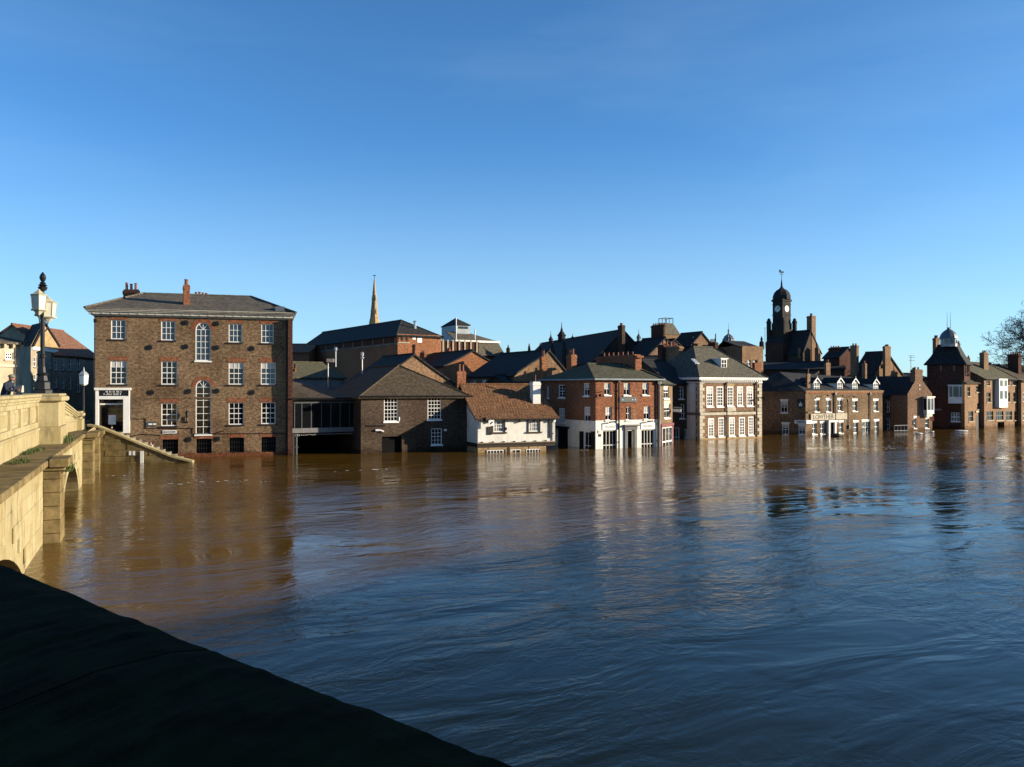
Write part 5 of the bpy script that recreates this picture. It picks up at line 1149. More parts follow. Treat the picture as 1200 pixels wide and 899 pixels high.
for r, a in (((1155.3, 446.5, 1160, 452), 3), ((1156, 460, 1161, 471.5), 3), ((1178, 446.5, 1183, 451.5), 2), ((1185, 446.5, 1190, 451.5), 2), ((1180.5, 460, 1183.5, 471), 2), ((1187, 460, 1190, 471), 2), ((1156, 482, 1164, 492.5), 4), ((1167, 482, 1176, 492.5), 4), ((1178.5, 482, 1186, 492.5), 4), ((1188.5, 482, 1193.5, 492.5), 3)): B.wpx(0, *r, nx=a, nz=2, mat='grey_stone', glass='glass_dark', sill='cream_stone', bw=.07)
for r in ((1169, 494.5, 1177, 503), (1189, 493.5, 1195, 503)): q = B.rect(0, *r); q = (q[0], q[1], -1, q[3]); B.hole(0, q, .6); B.slab('undercroft', 0, q, .55, .6, 'dark_interior')
q = B.rect(0, 1165.5, 444, 1175.5, 477.5); b = MB(); B.fb(b, 0, *q, -.6, .02); ow = b.build('oriel_window', 'white_paint', B.r)
for f0, f1 in ((.05, .26), (.42, .70)):
    for c0, c1 in ((.08, .42), (.6, .92)):
        b = MB(); B.fb(b, 0, q[0] + (q[1] - q[0]) * c0, q[0] + (q[1] - q[0]) * c1, q[3] - (q[3] - q[2]) * f1, q[3] - (q[3] - q[2]) * f0, -.62, -.601); b.build('pane', 'glass', ow)
B.gable_par(zat(425, 119), 'slate_olive', oh=.3, jit=.02); B.gutter(0, B.z1 - .12, off=.36); B.pipe(0, 1192, 445, 502, r=.07)
B.chim(1148, 1153.3, 1158.5, 413, 117, 6.5, 'brick_buff', 2, .3); B.chim(1181, 1193.5, 1197, 415, 121, 6.5, 'brick_maroon', 4, .3); B.walls()
B = Bld('edge_house', 'brick house cut off by the right edge of the picture', rectf(plan(1196.8, 117.8), plan(1250, 128), 8), zat(446, 120), 'brick_buff')
for r in ((1199, 460, 1204, 471), (1210, 460, 1215, 471), (1199, 482, 1205, 493), (1212, 482, 1218, 493)): B.wpx(0, *r, nx=2, nz=2, sill='cream_stone')
B.gable_par(zat(428, 124), 'slate_brown'); B.walls()
# floating debris
for px, py, a, l in ((1077, 508.6, 0, .42), (1126.5, 505.4, 1, .85), (1092, 506.6, 2, .28)):
    p = at(px, py, 5.2 * FPX / (py - HZ)); p.z = 0; b = MB(); rs = random.Random(a)
    b.lathe(p, [(l * .6, -.05), (l, .02), (l * .85, .09), (l * .3, .13)], 9)
    for i_, v in enumerate(b.v): v.y = p.y + (v.y - p.y) * .5; v.x += rs.uniform(-.05, .05); v.z += rs.uniform(0, .03)
    tag(b.build('floating_debris', 'debris_glint'), ['white floating lump in the water before the gabled house', 'long white floating slab in the water before the turret house', 'smallest white floating scrap beside the gabled house'][a], 'debris', 'white debris on the flood')
p = at(980, 511.5, 5.2 * FPX / 55.5); p.z = 0; b = MB(); b.lathe(p, [(.5, -.05), (.62, .05), (.5, .22), (.2, .34)], 9); tag(b.build('dark_debris', 'dark_wood'), 'dark rounded lump in the water before the inn door', 'debris')

# pale flecks painted as ripple glints, with scum on the current
b = MB(); rs = random.Random(17)
for ln_ in range(26):
    x0, y0 = rs.uniform(-26, 40), rs.uniform(24, 84)
    if y0 > 60 + .49 * (x0 + 20): continue
    for q in range(rs.randint(5, 16)):
        s_ = rs.uniform(-4, 4); x = x0 + BANK.x * s_ + rs.gauss(0, .35); y = y0 + BANK.y * s_ + rs.gauss(0, .35); r = rs.uniform(.03, .11) * (1 if rs.random() < .9 else 2)
        b.poly([(x + r * rs.uniform(.6, 1.3) * math.cos(a_) * 1.5, y + r * rs.uniform(.6, 1.3) * math.sin(a_), .012) for a_ in [k2 * 1.047 for k2 in range(6)]])
struct(tag(b.build('glint_flecks', 'debris_glint', fix=False), 'small pale flecks and scum painted as ripple glints on the brown flood', 'debris_glint'), 'stuff')
# ================================================================ second row and skyline
def perp(name, label, f, py_eave, py_ridge, Y, mat, rmat, ur=None, z0=0.0, ridge_dep=0, **kw):
    B = Bld(name, label, f, zat(py_eave, Y), mat, z0=z0); B.gable_perp(zat(py_ridge, Y), rmat, ur=ur, **kw); return B
# B4 buff gable behind the hipped warehouse
B = perp('buff_gable_warehouse', 'brown warehouse with buff brick gable rising behind the hipped warehouse', foot(404, 437, 531, 79.5), 448, 414.5, 81, 'brick_buff', 'slate_dark', ur=None, jit=.02)
B.slab('gable_vent', 0, (4.0, 5.1, 5.6, 5.75), -.12, .0, 'sign_white')
B.roof([[B.L(3.6, -.2, 6.0), B.L(B.W + .5, -.2, 5.0), B.L(B.W + .5, -3.2, 4.6), B.L(3.6, -3.2, 4.7)]], 'slate_brown', name='lean_to_roof', jit=.01)
B.walls()
# B8 lit gable strip
B = perp('thin_gable_house', 'house with sunlit orange brick gable and long dark roof above the buff gable warehouse', foot(468, 521, 586, 92), 428, 410, 93, 'brick_orange', 'slate_dark', jit=.02)
B.chim(483, 486.2, 487.6, 403.5, 95, 6, 'brick_red', 0); B.chim(492, 497, 500, 413, 98, 7, 'brick_red', 2, .3); B.chim(523, 526, 529, 410, 99, 7, 'brick_red', 2, .3)
B.walls()
# B7 long range with brick gable behind the white pub
f = foot(548, 602, 668, 82.0); B = Bld('gable_range', 'long dark-roofed range with sunlit brick gable directly behind the white pub', f, zat(438.5, 82), 'brick_buff')
B.gable_perp(zat(410.5, 84), 'slate_dark', ur=B.W * .62, jit=.02)
for r in ((552, 446, 557, 452), (564, 445, 569.5, 451), (577, 444, 582, 450.5), (590, 443.5, 595.5, 450)):
    q = B.rect(3, *r)
    if 0 < q[0] < q[1] < B.D: B.window(3, q, nx=2, nz=2, sill='frame_white', glass='glass_dark')
B.chim(632, 635, 641, 418, 81.2, 5, 'brick_orange', 2, .7, pr=.09); B.walls()
# link wall between the gable range and the corner pub
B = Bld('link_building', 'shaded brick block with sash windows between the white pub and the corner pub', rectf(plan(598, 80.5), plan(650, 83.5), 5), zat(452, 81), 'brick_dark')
B.wpx(0, 638.5, 454, 643.5, 466.3, nx=2, nz=4, sill='frame_white', glass='glass_dark')
B.gable_par(zat(440, 84), 'slate_dark', jit=.01); B.walls()
# B9 red hall
f = foot(356, 466, 516.5, 100, (.83, .55)); B = Bld('red_brick_hall', 'long red brick hall with dark hipped roof and diamond panels below the spire', f, zat(391.3, 100), 'brick_orange')
B.gable_perp(zat(375, 105.5), 'slate_dark', hipf=5.2, ur=B.W * .52, ohe=.3, oh=.3, jit=.01)
q = B.rect(0, 466.8, 393.8, 480, 401); B.slab('panel', 0, (max(.1, q[0]), q[1], q[2], q[3]), -.05, .01, 'brick_red')
for f_ in (.3, .72):
    um, zm = q[0] + (q[1] - q[0]) * f_, (q[2] + q[3]) / 2; b = MB(); R_ = .24; b.poly([B.P(0, um - R_, zm, -.07), B.P(0, um, zm - R_ * 1.2, -.07), B.P(0, um + R_, zm, -.07), B.P(0, um, zm + R_ * 1.2, -.07)]); b.build('diamond', 'dark_stone', B.r)
B.slab('band', 0, (0, q[1], q[2] - .14, q[2] - .01), -.1, .01, 'cream_stone')
for r in ((483.2, 394.2, 487, 398), (489, 396, 494.2, 401.6)): B.slab('sign_panel', 0, B.rect(0, *r), -.05, .0, 'sign_white')
for j in range(9):
    z = zat(398, 105); u = 3 + j * 3.2; B.slab('frieze_panel', 3, (u, u + 2.6, B.z1 - 1.0, B.z1 - .25), -.06, .01, 'brick_maroon')
B.slab('stone_band', 3, (0, B.D, B.z1 - 1.25, B.z1 - 1.05), -.08, .01, 'grey_stone')
p = at(486.3, 382, 104); b = MB(); b.tube([p - Vector((0, 0, 1)), p + Vector((0, 0, .45))], .16, 8); b.lathe(p + Vector((0, 0, .45)), [(.28, 0), (.28, .08), (.1, .2)], 8); b.build('flue_pipe', 'steel', B.r)
B.walls()
# orange annexe wall right of the hall
B = Bld('orange_annexe', 'low orange brick annexe with weathered rounded parapet beside the red hall', rectf(plan(494, 102.5), plan(517, 105), 5), zat(393, 103), 'brick_orange'); b = MB()
B.roof([[B.L(0, 0, B.z1), B.L(B.W, 0, B.z1 - .9), B.L(B.W, 5, B.z1 - .9), B.L(0, 5, B.z1)]], 'lead', jit=0)
B.walls()
# spire
sp0 = plan(438.6, 185); spire = root('church_spire', 'slender pale stone church spire above the red brick hall', 'spire', (sp0.x, sp0.y, 0)); zt_, zb_ = zat(327, 185), zat(380, 185)
rb_ = 6.2 / FPX * 185; ztw = zb_ - 4
one('spire', 'buff_stone', spire, lambda b: b.lathe((sp0.x, sp0.y, 0), [(rb_ * 1.35, ztw), (rb_ * 1.0, zb_ + .2), (rb_ * .86, zb_ + 1.2), (rb_ * .80, zb_ + 1.25), (rb_ * .45, zb_ + (zt_ - zb_) * .55), (.12, zt_)], 8, .35))
one('tower', 'grey_stone', spire, lambda b: b.aabb((sp0.x - 2, sp0.y - 2, 0), (sp0.x + 2, sp0.y + 2, ztw)))
one('weathervane', 'black_paint', spire, lambda b: (b.tube([(sp0.x, sp0.y, zt_ - .2), (sp0.x, sp0.y, zt_ + .9)], .05, 5), b.box((sp0.x, sp0.y, zt_ + .75), (.3, 0, 0), (0, .03, 0), (0, 0, .08))))
for z_, r_ in ((zb_ + 2.6, .62), (zb_ + 5.6, .4)):
    for j in range(4): a = .35 + math.pi / 8 + j * math.pi / 2; one('lucarne', 'buff_stone', spire, lambda b: b.lathe((sp0.x + rb_ * r_ * math.cos(a), sp0.y + rb_ * r_ * math.sin(a), z_), [(.22, -.4), (.2, .3), (.02, .9)], 5))
# B10 grey mansard block with a pyramid-roofed plant room
f = foot(518, 536, 592, 140); B = Bld('mansard_block', 'grey slate mansard block with white gutter and pyramid-capped roof room', f, zat(416, 140), 'brick_maroon')
zc_ = zat(400.5, 140); b4 = B.L; W, D = B.W, max(B.D, 9)
B.roof([[b4(0, -.2, B.z1), b4(W, -.2, B.z1), b4(W - .9, .8, zc_), b4(0, .8, zc_)], [b4(W, -.2, B.z1), b4(W, D, B.z1), b4(W - .9, D - 1, zc_), b4(W - .9, .8, zc_)], [b4(0, D, B.z1), b4(0, -.2, B.z1), b4(0, .8, zc_), b4(0, D - 1, zc_)]], 'slate_house', name='mansard', jit=.01)
one('gutter', 'white_paint', B.r, lambda b: b.hexa([b4(-.1, .5, zc_), b4(W - .7, .5, zc_), b4(W - .7, D, zc_), b4(-.1, D, zc_), b4(-.1, .5, zc_ + .35), b4(W - .7, .5, zc_ + .35), b4(W - .7, D, zc_ + .35), b4(-.1, D, zc_ + .35)]))
zr = zat(388, 143); B.roof([[b4(0, .9, zc_ + .36), b4(W - 1.1, .9, zc_ + .36), b4(W * .42, 4.5, zr), b4(0, 4.5, zr)], [b4(W - 1.1, .9, zc_ + .36), b4(W - 1.1, D, zc_ + .36), b4(W * .42, 4.5, zr)]], 'slate_grey', name='upper_roof', jit=.01)
f2 = foot(517.5, 534.5, 550.5, 144); z0_, z1_ = zat(392, 144), zat(380.3, 144)
one('roof_room', 'lead_pale', B.r, lambda b: b.hexa([(p.x, p.y, z0_ - 1) for p in f2] + [(p.x, p.y, z1_) for p in f2]))
cx = sum(f2, Vector((0, 0))) / 4; ex = [cx + (p - cx) * 1.08 for p in f2]; ap = (cx.x, cx.y, zat(372, 146))
B.roof([[(ex[j].x, ex[j].y, z1_), (ex[(j + 1) % 4].x, ex[(j + 1) % 4].y, z1_), ap] for j in range(4)], 'slate_dark', name='pyramid_roof', jit=0)
d2 = (f2[1] - f2[0]); w2 = d2.length; d2.normalize(); n2 = Vector((-d2.y, d2.x))
for j in range(5): q = f2[0] + d2 * (.4 + j * (w2 - .8) / 5) - n2 * .03; one('roof_room_window', 'glass', B.r, lambda b: b.hexa([(q.x, q.y, z1_ - .7), (q.x + d2.x * .4, q.y + d2.y * .4, z1_ - .7), (q.x + d2.x * .4 + n2.x * .02, q.y + d2.y * .4 + n2.y * .02, z1_ - .7), (q.x + n2.x * .02, q.y + n2.y * .02, z1_ - .7), (q.x, q.y, z1_ - .3), (q.x + d2.x * .4, q.y + d2.y * .4, z1_ - .3), (q.x + d2.x * .4 + n2.x * .02, q.y + d2.y * .4 + n2.y * .02, z1_ - .3), (q.x + n2.x * .02, q.y + n2.y * .02, z1_ - .3)]))
for px_, y0 in ((534.5, 372), (556.5, 386)): p = at(px_, 398, 139.5); one('pole', 'white_paint', B.r, lambda b: b.tube([p, Vector((p.x, p.y, zat(y0, 139.5)))], .09, 6))
B.walls()
B = Bld('pilastered_wall', 'brick wall with row of pale posts below the mansard block', rectf(plan(518, 128), plan(561, 131), 3), zat(399.5, 128), 'brick_maroon', cat='wall')
for x in (519, 524.5, 530.5, 538, 544.5, 551.5, 558.5): u = B.px(0, x, 405)[0]; B.slab('post', 0, (u - .12, u + .12, 2, B.z1 + .2), -.15, .01, 'cream_stone')
B.walls()
# B11 church hall with spirelets
f = foot(606, 724, 733, 112, (.5, .87)); f = rectf(plan(723, 112), plan(733.5, 116), 46)
A0, A1 = plan(694, 112), plan(606, 146); dd = (A1 - A0).normalized(); nn = Vector((dd.y, -dd.x))     # long side from near end to far end
L0 = (A1 - A0).length; f = [A0 + nn * -0, A0 + nn * 9, A0 + nn * 9 + dd * L0, A0 + dd * L0]
if nn.y < 0: nn = -nn; f = [A0, A0 + nn * 9, A0 + nn * 9 + dd * L0, A0 + dd * L0]
B = Bld('church_hall', 'long church hall with steep dark roof, spirelets and tall end chimney', f, zat(425, 116), 'dark_stone')
B.gable_perp(zat(388.5, 117), 'slate_dark', ur=4.5, jit=.01)
def on_ridge(px):   # point of the ridge line under picture column px
    t = (px - CX) / FPX; o = B.pts[0] + B.d * 4.5; s_ = (t * o.y - o.x) / (B.i.x - t * B.i.y); return B.L(4.5, s_, zat(388.5, 117))
for px_, h_, r_, nm in ((645.5, 1.5, .34, 'spirelet'), (658.2, 2.3, .62, 'spirelet'), (671, .7, .22, 'ridge_vent')):
    p = on_ridge(px_); one(nm, 'slate_dark', B.r, lambda b: b.lathe(p - Vector((0, 0, .2)), [(r_ * 1.2, 0), (r_, .2), (r_, h_ * .35), (r_ * 1.25, h_ * .38), (r_ * .4, h_ * .7), (r_ * .12, h_), (.03, h_ * 1.35)], 8))
for x, y in ((620, 402.5), (633, 401.5), (647, 399), (661, 397)):
    p = at(x, y, 126 + (640 - x) * .2); one('buttress_pinnacle', 'dark_stone', B.r, lambda b: b.lathe((p.x, p.y, 0), [(.38, 0), (.38, p.z - 1.6), (.26, p.z - 1.4), (.2, p.z - .6), (.04, p.z)], 5))
B.chim(724, 729, 732.6, 381, 109.5, 5, 'brick_dark', 1, .3, pr=.2)
B.walls()
p = at(595.5, 406, 150); pn = root('stone_pinnacle', 'lone dark stone pinnacle between the mansard block and the church hall', 'pinnacle', (p.x, p.y, 0)); one('shaft', 'dark_stone', pn, lambda b: b.lathe((p.x, p.y, 0), [(.5, 0), (.5, p.z - 1.3), (.35, p.z - 1.2), (.34, p.z - .6), (.42, p.z - .5), (.05, p.z)], 6)); one('finial', 'dark_stone', pn, lambda b: b.lathe((p.x, p.y, p.z), [(.05, -.1), (.12, .1), (.02, .3)], 6))
# dark infill roofs behind the corner pub
B = perp('dark_roof_house', 'dark-roofed house behind the corner pub, below the turret roof', foot(705, 765, 815, 109), 420, 397.5, 111, 'brick_maroon', 'slate_dark', jit=.01)
B.walls()
B = Bld('turret_roof_house', 'house with steep flat-topped turret roof, roof railing and wide dark chimney', foot(764, 779, 797, 118), zat(392, 118), 'brick_buff')
c = sum(B.pts, Vector((0, 0))) / 4; lo = [Vector((*(c + (p - c) * 1.05), B.z1)) for p in B.pts]; hi_ = [Vector((*(c + (p - c) * .5), zat(378.5, 119))) for p in B.pts]
B.roof([[lo[j], lo[(j + 1) % 4], hi_[(j + 1) % 4], hi_[j]] for j in range(4)] + [hi_], 'slate_house', jit=0)
b = MB()
for j in range(4):
    a, e = hi_[j], hi_[(j + 1) % 4]; b.tube([a + Vector((0, 0, .7)), e + Vector((0, 0, .7))], .04, 5); b.tube([a, a + Vector((0, 0, .75))], .05, 5); b.tube([a.lerp(e, .5), a.lerp(e, .5) + Vector((0, 0, .7))], .03, 4)
b.build('roof_railing', 'black_paint', B.r)
B.chim(763, 777.8, 779.6, 380, 112, 8, 'brick_maroon', 5, .25); B.walls()
B = perp('brown_gable_house', 'house with plain brown gable below the turret roof', foot(733, 758.5, 800, 106), 417, 395, 107, 'brick_house', 'slate_dark', ur=None, jit=.01); q = B.rect(0, 786, 404, 789.5, 409.5); B.slab('window', 0, q, -.02, .02, 'glass_dark'); B.walls()
B = perp('tall_gable_house', 'taller brown gable with small dark window left of the quoined house roof', foot(785, 808.5, 836, 112), 405, 389, 113, 'brick_house', 'slate_dark', ur=None, jit=.01)
for r in ((809.6, 402.5, 817.5, 407), (811.5, 394.5, 813, 396)): B.slab('window', 0, B.rect(0, *r), -.02, .02, 'glass_dark')
B.walls()
B = Bld('cupola_church', 'dark church block with small spired cupola on the skyline behind the corner pub', rectf(plan(738, 135), plan(762, 138), 8), zat(402, 135), 'dark_stone'); p = at(748.5, 400, 137)
one('cupola', 'lead', B.r, lambda b: b.lathe((p.x, p.y, 0), [(.32, p.z - 1), (.32, p.z + .5), (.42, p.z + .55), (.3, p.z + .8), (.06, p.z + 1.25), (.02, p.z + 2.0)], 8)); B.roof([[B.L(0, 0, B.z1), B.L(B.W, 0, B.z1), B.L(B.W, 8, B.z1 + .5), B.L(0, 8, B.z1 + .5)]], 'slate_dark'); B.walls()
# chimneys block and lead dome right of it
B = Bld('stack_house', 'dark brick house with cluster of chimney pots beside the lead dome', foot(824, 836, 848, 112), zat(412, 112), 'brick_maroon'); B.hip(zat(407, 113), .8, B.W - .3, B.D / 2, 'slate_dark', ridge=False)
B.chim(830, 838, 841.6, 401, 111, 7, 'brick_maroon', 3, .5); p = at(838.6, 396, 111.3); one('flue', 'black_paint', B.r, lambda b: b.tube([Vector((p.x, p.y, 9)), Vector((p.x, p.y, zat(391, 111)))], .07, 6)); B.walls()
p = plan(853.8, 132); zb_ = zat(403.5, 132); dm = root('lead_dome', 'ribbed grey lead dome with finial on the skyline above the quoined house', 'dome', (p.x, p.y, 0)); R_ = 7.6 / FPX * 132; hh = zat(391.5, 132) - zb_
one('dome', 'lead', dm, lambda b: b.lathe((p.x, p.y, zb_), [(R_, 0), (R_ * .98, hh * .2), (R_ * .86, hh * .48), (R_ * .62, hh * .74), (R_ * .3, hh * .92), (.12, hh * 1.05), (.1, hh * 1.25), (.16, hh * 1.3), (.03, hh * 1.5), (.02, hh * 2.1)], 14))
for j in range(14): a = j * 2 * math.pi / 14; one('rib', 'lead_pale', dm, lambda b: b.tube([(p.x + R_ * f_ * math.cos(a), p.y + R_ * f_ * math.sin(a), zb_ + hh * h_) for f_, h_ in ((1, 0), (.99, .2), (.87, .48), (.63, .74), (.3, .92))], .045, 4))
one('drum', 'grey_stone', dm, lambda b: b.lathe((p.x, p.y, 0), [(R_ * 1.02, 2), (R_ * 1.02, zb_ - .25), (R_ * 1.12, zb_ - .2), (R_ * 1.12, zb_), (R_, zb_)], 14))
# B15 parapeted block
B = Bld('parapet_block', 'square brick block with arched sashes and dark parapet behind the quoined house', foot(838, 870, 894.5, 110), zat(405.5, 110), 'brick_buff')
for r in ((875, 421.5, 880, 433.5), (882.5, 422, 886, 433)): B.wpx(0, *r, nx=2, nz=2, arch=True, sill='white_paint', lintel='brick_house', lh=.2, glass='glass_dark')
B.roof([[B.L(.0, .3, B.z1 - .1), B.L(B.W, .3, B.z1 - .1), B.L(B.W, 3.5, B.z1 + .9), B.L(.0, 3.5, B.z1 + .9)], [B.L(0, 3.5, B.z1 + .9), B.L(B.W, 3.5, B.z1 + .9), B.L(B.W, B.D, B.z1 - .1), B.L(0, B.D, B.z1 - .1)]], 'slate_dark', jit=0)
p = at(892.5, 401, 113); one('finial', 'dark_stone', B.r, lambda b: b.lathe(p, [(.35, -1), (.3, 0), (.12, .2), (.18, .4), (.03, .8)], 6))
B.chim(881.5, 884.5, 892, 425, 104, 6, 'brick_red', 2, .4); q = B.rect(3, 856, 414, 857.5, 420)
p = at(896.5, 408, 108); one('aerial', 'black_paint', B.r, lambda b: (b.tube([p, Vector((p.x, p.y, zat(384, 108)))], .03, 4), b.tube([Vector((p.x - .05, p.y, zat(384.5, 108))), Vector((p.x + .35, p.y, zat(384.3, 108)))], .02, 4)))
B.walls()

# ---- clock tower
Yt = 150; c0 = plan(917.3, Yt); ct = root('clock_tower', 'dark brick clock tower with domed top, two white dials and weathervane', 'tower', (c0.x, c0.y, 0))
dR = Vector((.80, .60)); f = foot(905.6, 917.3, 926.8, Yt, (.80, .60)); cen = sum(f, Vector((0, 0))) / 4
def scl(k2): return [cen + (p - cen) * k2 for p in f]
def prism(name, mat, k2, z0, z1, k3=None, par=ct):
    a = scl(k2); e = scl(k3 or k2); return one(name, mat, par, lambda b: b.hexa([(p.x, p.y, z0) for p in a] + [(p.x, p.y, z1) for p in e]))
zz = lambda y: zat(y, Yt)
prism('shaft', 'brick_maroon', 1.34, 0, zz(389)); prism('lower_stage', 'brick_maroon', 1.8, 0, zz(402)); prism('lower_roof', 'slate_dark', 1.84, zz(401.99), zz(393), 1.36); prism('belfry_band', 'dark_stone', 1.07, zz(369), zz(368)); prism('belfry_band', 'dark_stone', 1.05, zz(356.5), zz(355.5)); prism('stage', 'dark_stone', 1.4, zz(389.01), zz(386)); prism('stage', 'dark_stone', 1.12, zz(386.01), zz(378)); prism('clock_stage', 'dark_stone', 1.0, zz(378.01), zz(352.5)); prism('cornice', 'dark_stone', 1.14, zz(352.6), zz(350.2))
RD = (f[0] - cen).length
one('dome', 'slate_dark', ct, lambda b: b.lathe((cen.x, cen.y, 0), [(RD * 1.0, zz(350.19)), (RD * .98, zz(346)), (RD * .84, zz(342)), (RD * .58, zz(339)), (RD * .28, zz(337.2)), (.2, zz(335)), (.12, zz(331))], 8, .3))
one('spike', 'black_paint', ct, lambda b: b.lathe((cen.x, cen.y, 0), [(.2, zz(336)), (.14, zz(330)), (.05, zz(326)), (.03, zz(316.5))], 6))
one('weathervane', 'black_paint', ct, lambda b: (b.box((cen.x, cen.y, zz(317.5)), (.42, .1, 0), (0, .03, 0), (0, 0, .13)), b.box((cen.x - .3, cen.y, zz(316)), (.14, 0, 0), (0, .03, 0), (0, 0, .2)), b.box((cen.x, cen.y, zz(320)), (.35, 0, 0), (0, .03, 0), (0, 0, .03))))
for j in range(8): a = .3 + j * math.pi / 4; one('dome_vent', 'slate_dark', ct, lambda b: b.lathe((cen.x + RD * .82 * math.cos(a), cen.y + RD * .82 * math.sin(a), zz(349)), [(.22, 0), (.22, .6), (.02, 1.0)], 5))
for (A0, B0) in ((f[3], f[0]), (f[0], f[1])):
    m_ = (A0 + B0) / 2; dd = (B0 - A0).normalized(); nn = Vector((dd.y, -dd.x)); wl = (B0 - A0).length; z_c = zz(361.5); R_ = min(wl * .36, .58)
    def PP(x, z, o_): q = m_ + dd * x + nn * o_; return (q.x, q.y, z_c + z)
    b = MB(); b.poly([PP(R_ * math.cos(j * .2618), R_ * math.sin(j * .2618), .06) for j in range(24)])
    for j in range(24): a, e = j * .2618, (j + 1) * .2618; b.poly([PP(R_ * math.cos(a), R_ * math.sin(a), .06), PP(R_ * math.cos(e), R_ * math.sin(e), .06), PP(R_ * math.cos(e), R_ * math.sin(e), -.02), PP(R_ * math.cos(a), R_ * math.sin(a), -.02)])
    fc = b.build('clock_face', 'clock_white', ct)
    def hand(a, l, w_, b): ca, sa = math.sin(a), math.cos(a); b.poly([PP(-w_ * sa, w_ * ca, .075), PP(w_ * sa, -w_ * ca, .075), PP(l * ca + w_ * sa * .4, l * sa - w_ * ca * .4, .075), PP(l * ca - w_ * sa * .4, l * sa + w_ * ca * .4, .075)])
    one('clock_hands', 'black_paint', fc, lambda b: (hand(math.radians(395), R_ * .55, .05, b), hand(math.radians(60), R_ * .85, .04, b)))
    one('hour_marks', 'black_paint', fc, lambda b: [b.poly([PP(R_ * .78 * math.sin(a - .06), R_ * .78 * math.cos(a - .06), .07), PP(R_ * .78 * math.sin(a + .06), R_ * .78 * math.cos(a + .06), .07), PP(R_ * .95 * math.sin(a + .05), R_ * .95 * math.cos(a + .05), .07), PP(R_ * .95 * math.sin(a - .05), R_ * .95 * math.cos(a - .05), .07)]) for a in [j * math.pi / 6 for j in range(12)]])
for k2 in range(4):
    p = cen + (f[k2] - cen) * 1.42; one('pinnacle', 'dark_stone', ct, lambda b: b.lathe((p.x, p.y, 0), [(.42, zz(400)), (.42, zz(378)), (.5, zz(377.5)), (.5, zz(376.5)), (.34, zz(375.5)), (.3, zz(373.5)), (.05, zz(372))], 8))
# court building beside the tower
B = Bld('court_house', 'dark brick court house with steep roof and tall gable chimney beside the clock tower', foot(898, 941, 962, 146), zat(412, 146), 'brick_dark')
B.gable_perp(zat(387.5, 148), 'slate_dark', ur=B.W * .42, jit=.01)
for px_ in (914, 938): q = B.rect(3, px_ - .8, 408, px_ + .8, 420); B.slab('buttress', 3, q, -.4, .0, 'brick_buff')
B.chim(945.5, 951.5, 956.2, 370, 147, 6, 'brick_buff', 1, .5, pr=.25)
for x, y, l in ((957.5, 405, 3), (959.5, 412, 2)): p = at(x, y, 146.5); one('pinnacle', 'brick_buff', B.r, lambda b: b.lathe((p.x, p.y, 0), [(.4, 2), (.4, p.z - .7), (.5, p.z - .65), (.05, p.z)], 5))
B.walls()
# ---- roofs behind the inn
B = perp('dark_gable_block', 'dark gabled block with broken roofline between the court house and the stepped gable', foot(965, 984, 1004, 122), 418, 407, 123, 'brick_maroon', 'slate_dark', jit=0); B.chim(971, 984.5, 986, 407, 123, 8, 'brick_maroon', 4, .25); B.walls()
f = foot(1000, 1024, 1057, 116); B = Bld('stepped_gable_house', 'house with sunlit buff gable and tall gable-end chimney behind the inn', f, zat(437, 116), 'brick_buff')
B.gable_perp(zat(412, 117.5), 'slate_dark', ur=B.W * .46, jit=.01); q = B.rect(0, 1032, 427, 1035.4, 432); B.slab('window', 0, q, -.02, .02, 'glass_dark')
B.chim(1034.5, 1037.5, 1044, 405.5, 115.6, 4, 'brick_buff', 2, .25, pr=.2); B.chim(996.5, 1004, 1006.6, 404.5, 118, 7, 'brick_buff', 2, .3); B.walls()
B = perp('infill_roof', 'low slate roof with sunlit front slope just behind the inn dormers', foot(905, 930, 985, 104), 452, 436, 106, 'brick_dark', 'slate_brown', jit=.01); B.walls()
B = Bld('hidden_row', 'dark brick row with slate roof behind the recessed house', rectf(plan(1030, 116), plan(1100, 124), 7), zat(446, 118), 'brick_dark'); B.gable_par(zat(437, 121), 'slate_dark', jit=.01); B.chim(1068, 1070.5, 1073, 433, 116, 5, 'brick_maroon', 2, .3)
p = at(1067.5, 436, 118); one('aerial', 'black_paint', B.r, lambda b: (b.tube([p, Vector((p.x, p.y, zat(416.5, 118)))], .035, 4), [b.tube([Vector((p.x - .3, p.y, zat(y, 118))), Vector((p.x + .55, p.y, zat(y, 118)))], .02, 4) for y in (417, 419, 422.5)]))
B.walls()
B = Bld('back_terrace', 'dark brick terrace filling the skyline behind the quoined house and the inn', rectf(plan(893, 124), plan(990, 120.5), 8), zat(432, 122), 'brick_dark'); B.gable_par(zat(424, 126), 'slate_dark', jit=.01); B.walls()
B = Bld('rear_terrace', 'dark brick terrace behind the corner pub and the narrow house', rectf(plan(735, 99), plan(830, 96.5), 9), zat(428, 95), 'brick_dark'); B.gable_par(zat(416, 99), 'slate_dark', jit=.01); B.walls()
B = Bld('low_red_terrace', 'low orange-red brick terrace glimpsed between the warehouse and the red hall', rectf(plan(332, 118), plan(362, 118), 10), zat(412, 118), 'brick_orange'); B.gable_par(zat(403.5, 123), 'pantile_red'); B.walls()
B = Bld('lean_to_block', 'olive-roofed low block directly behind the glazed gallery', rectf(plan(338, 82), plan(404, 87), 8), zat(441, 82), 'grey_render'); B.gable_par(zat(425, 88), 'slate_olive', jit=.01); q = B.rect(0, 344, 432, 346, 438)
B.chim(344, 345.5, 347.5, 431, 84, 5, 'brick_red', 1, .4); B.walls()

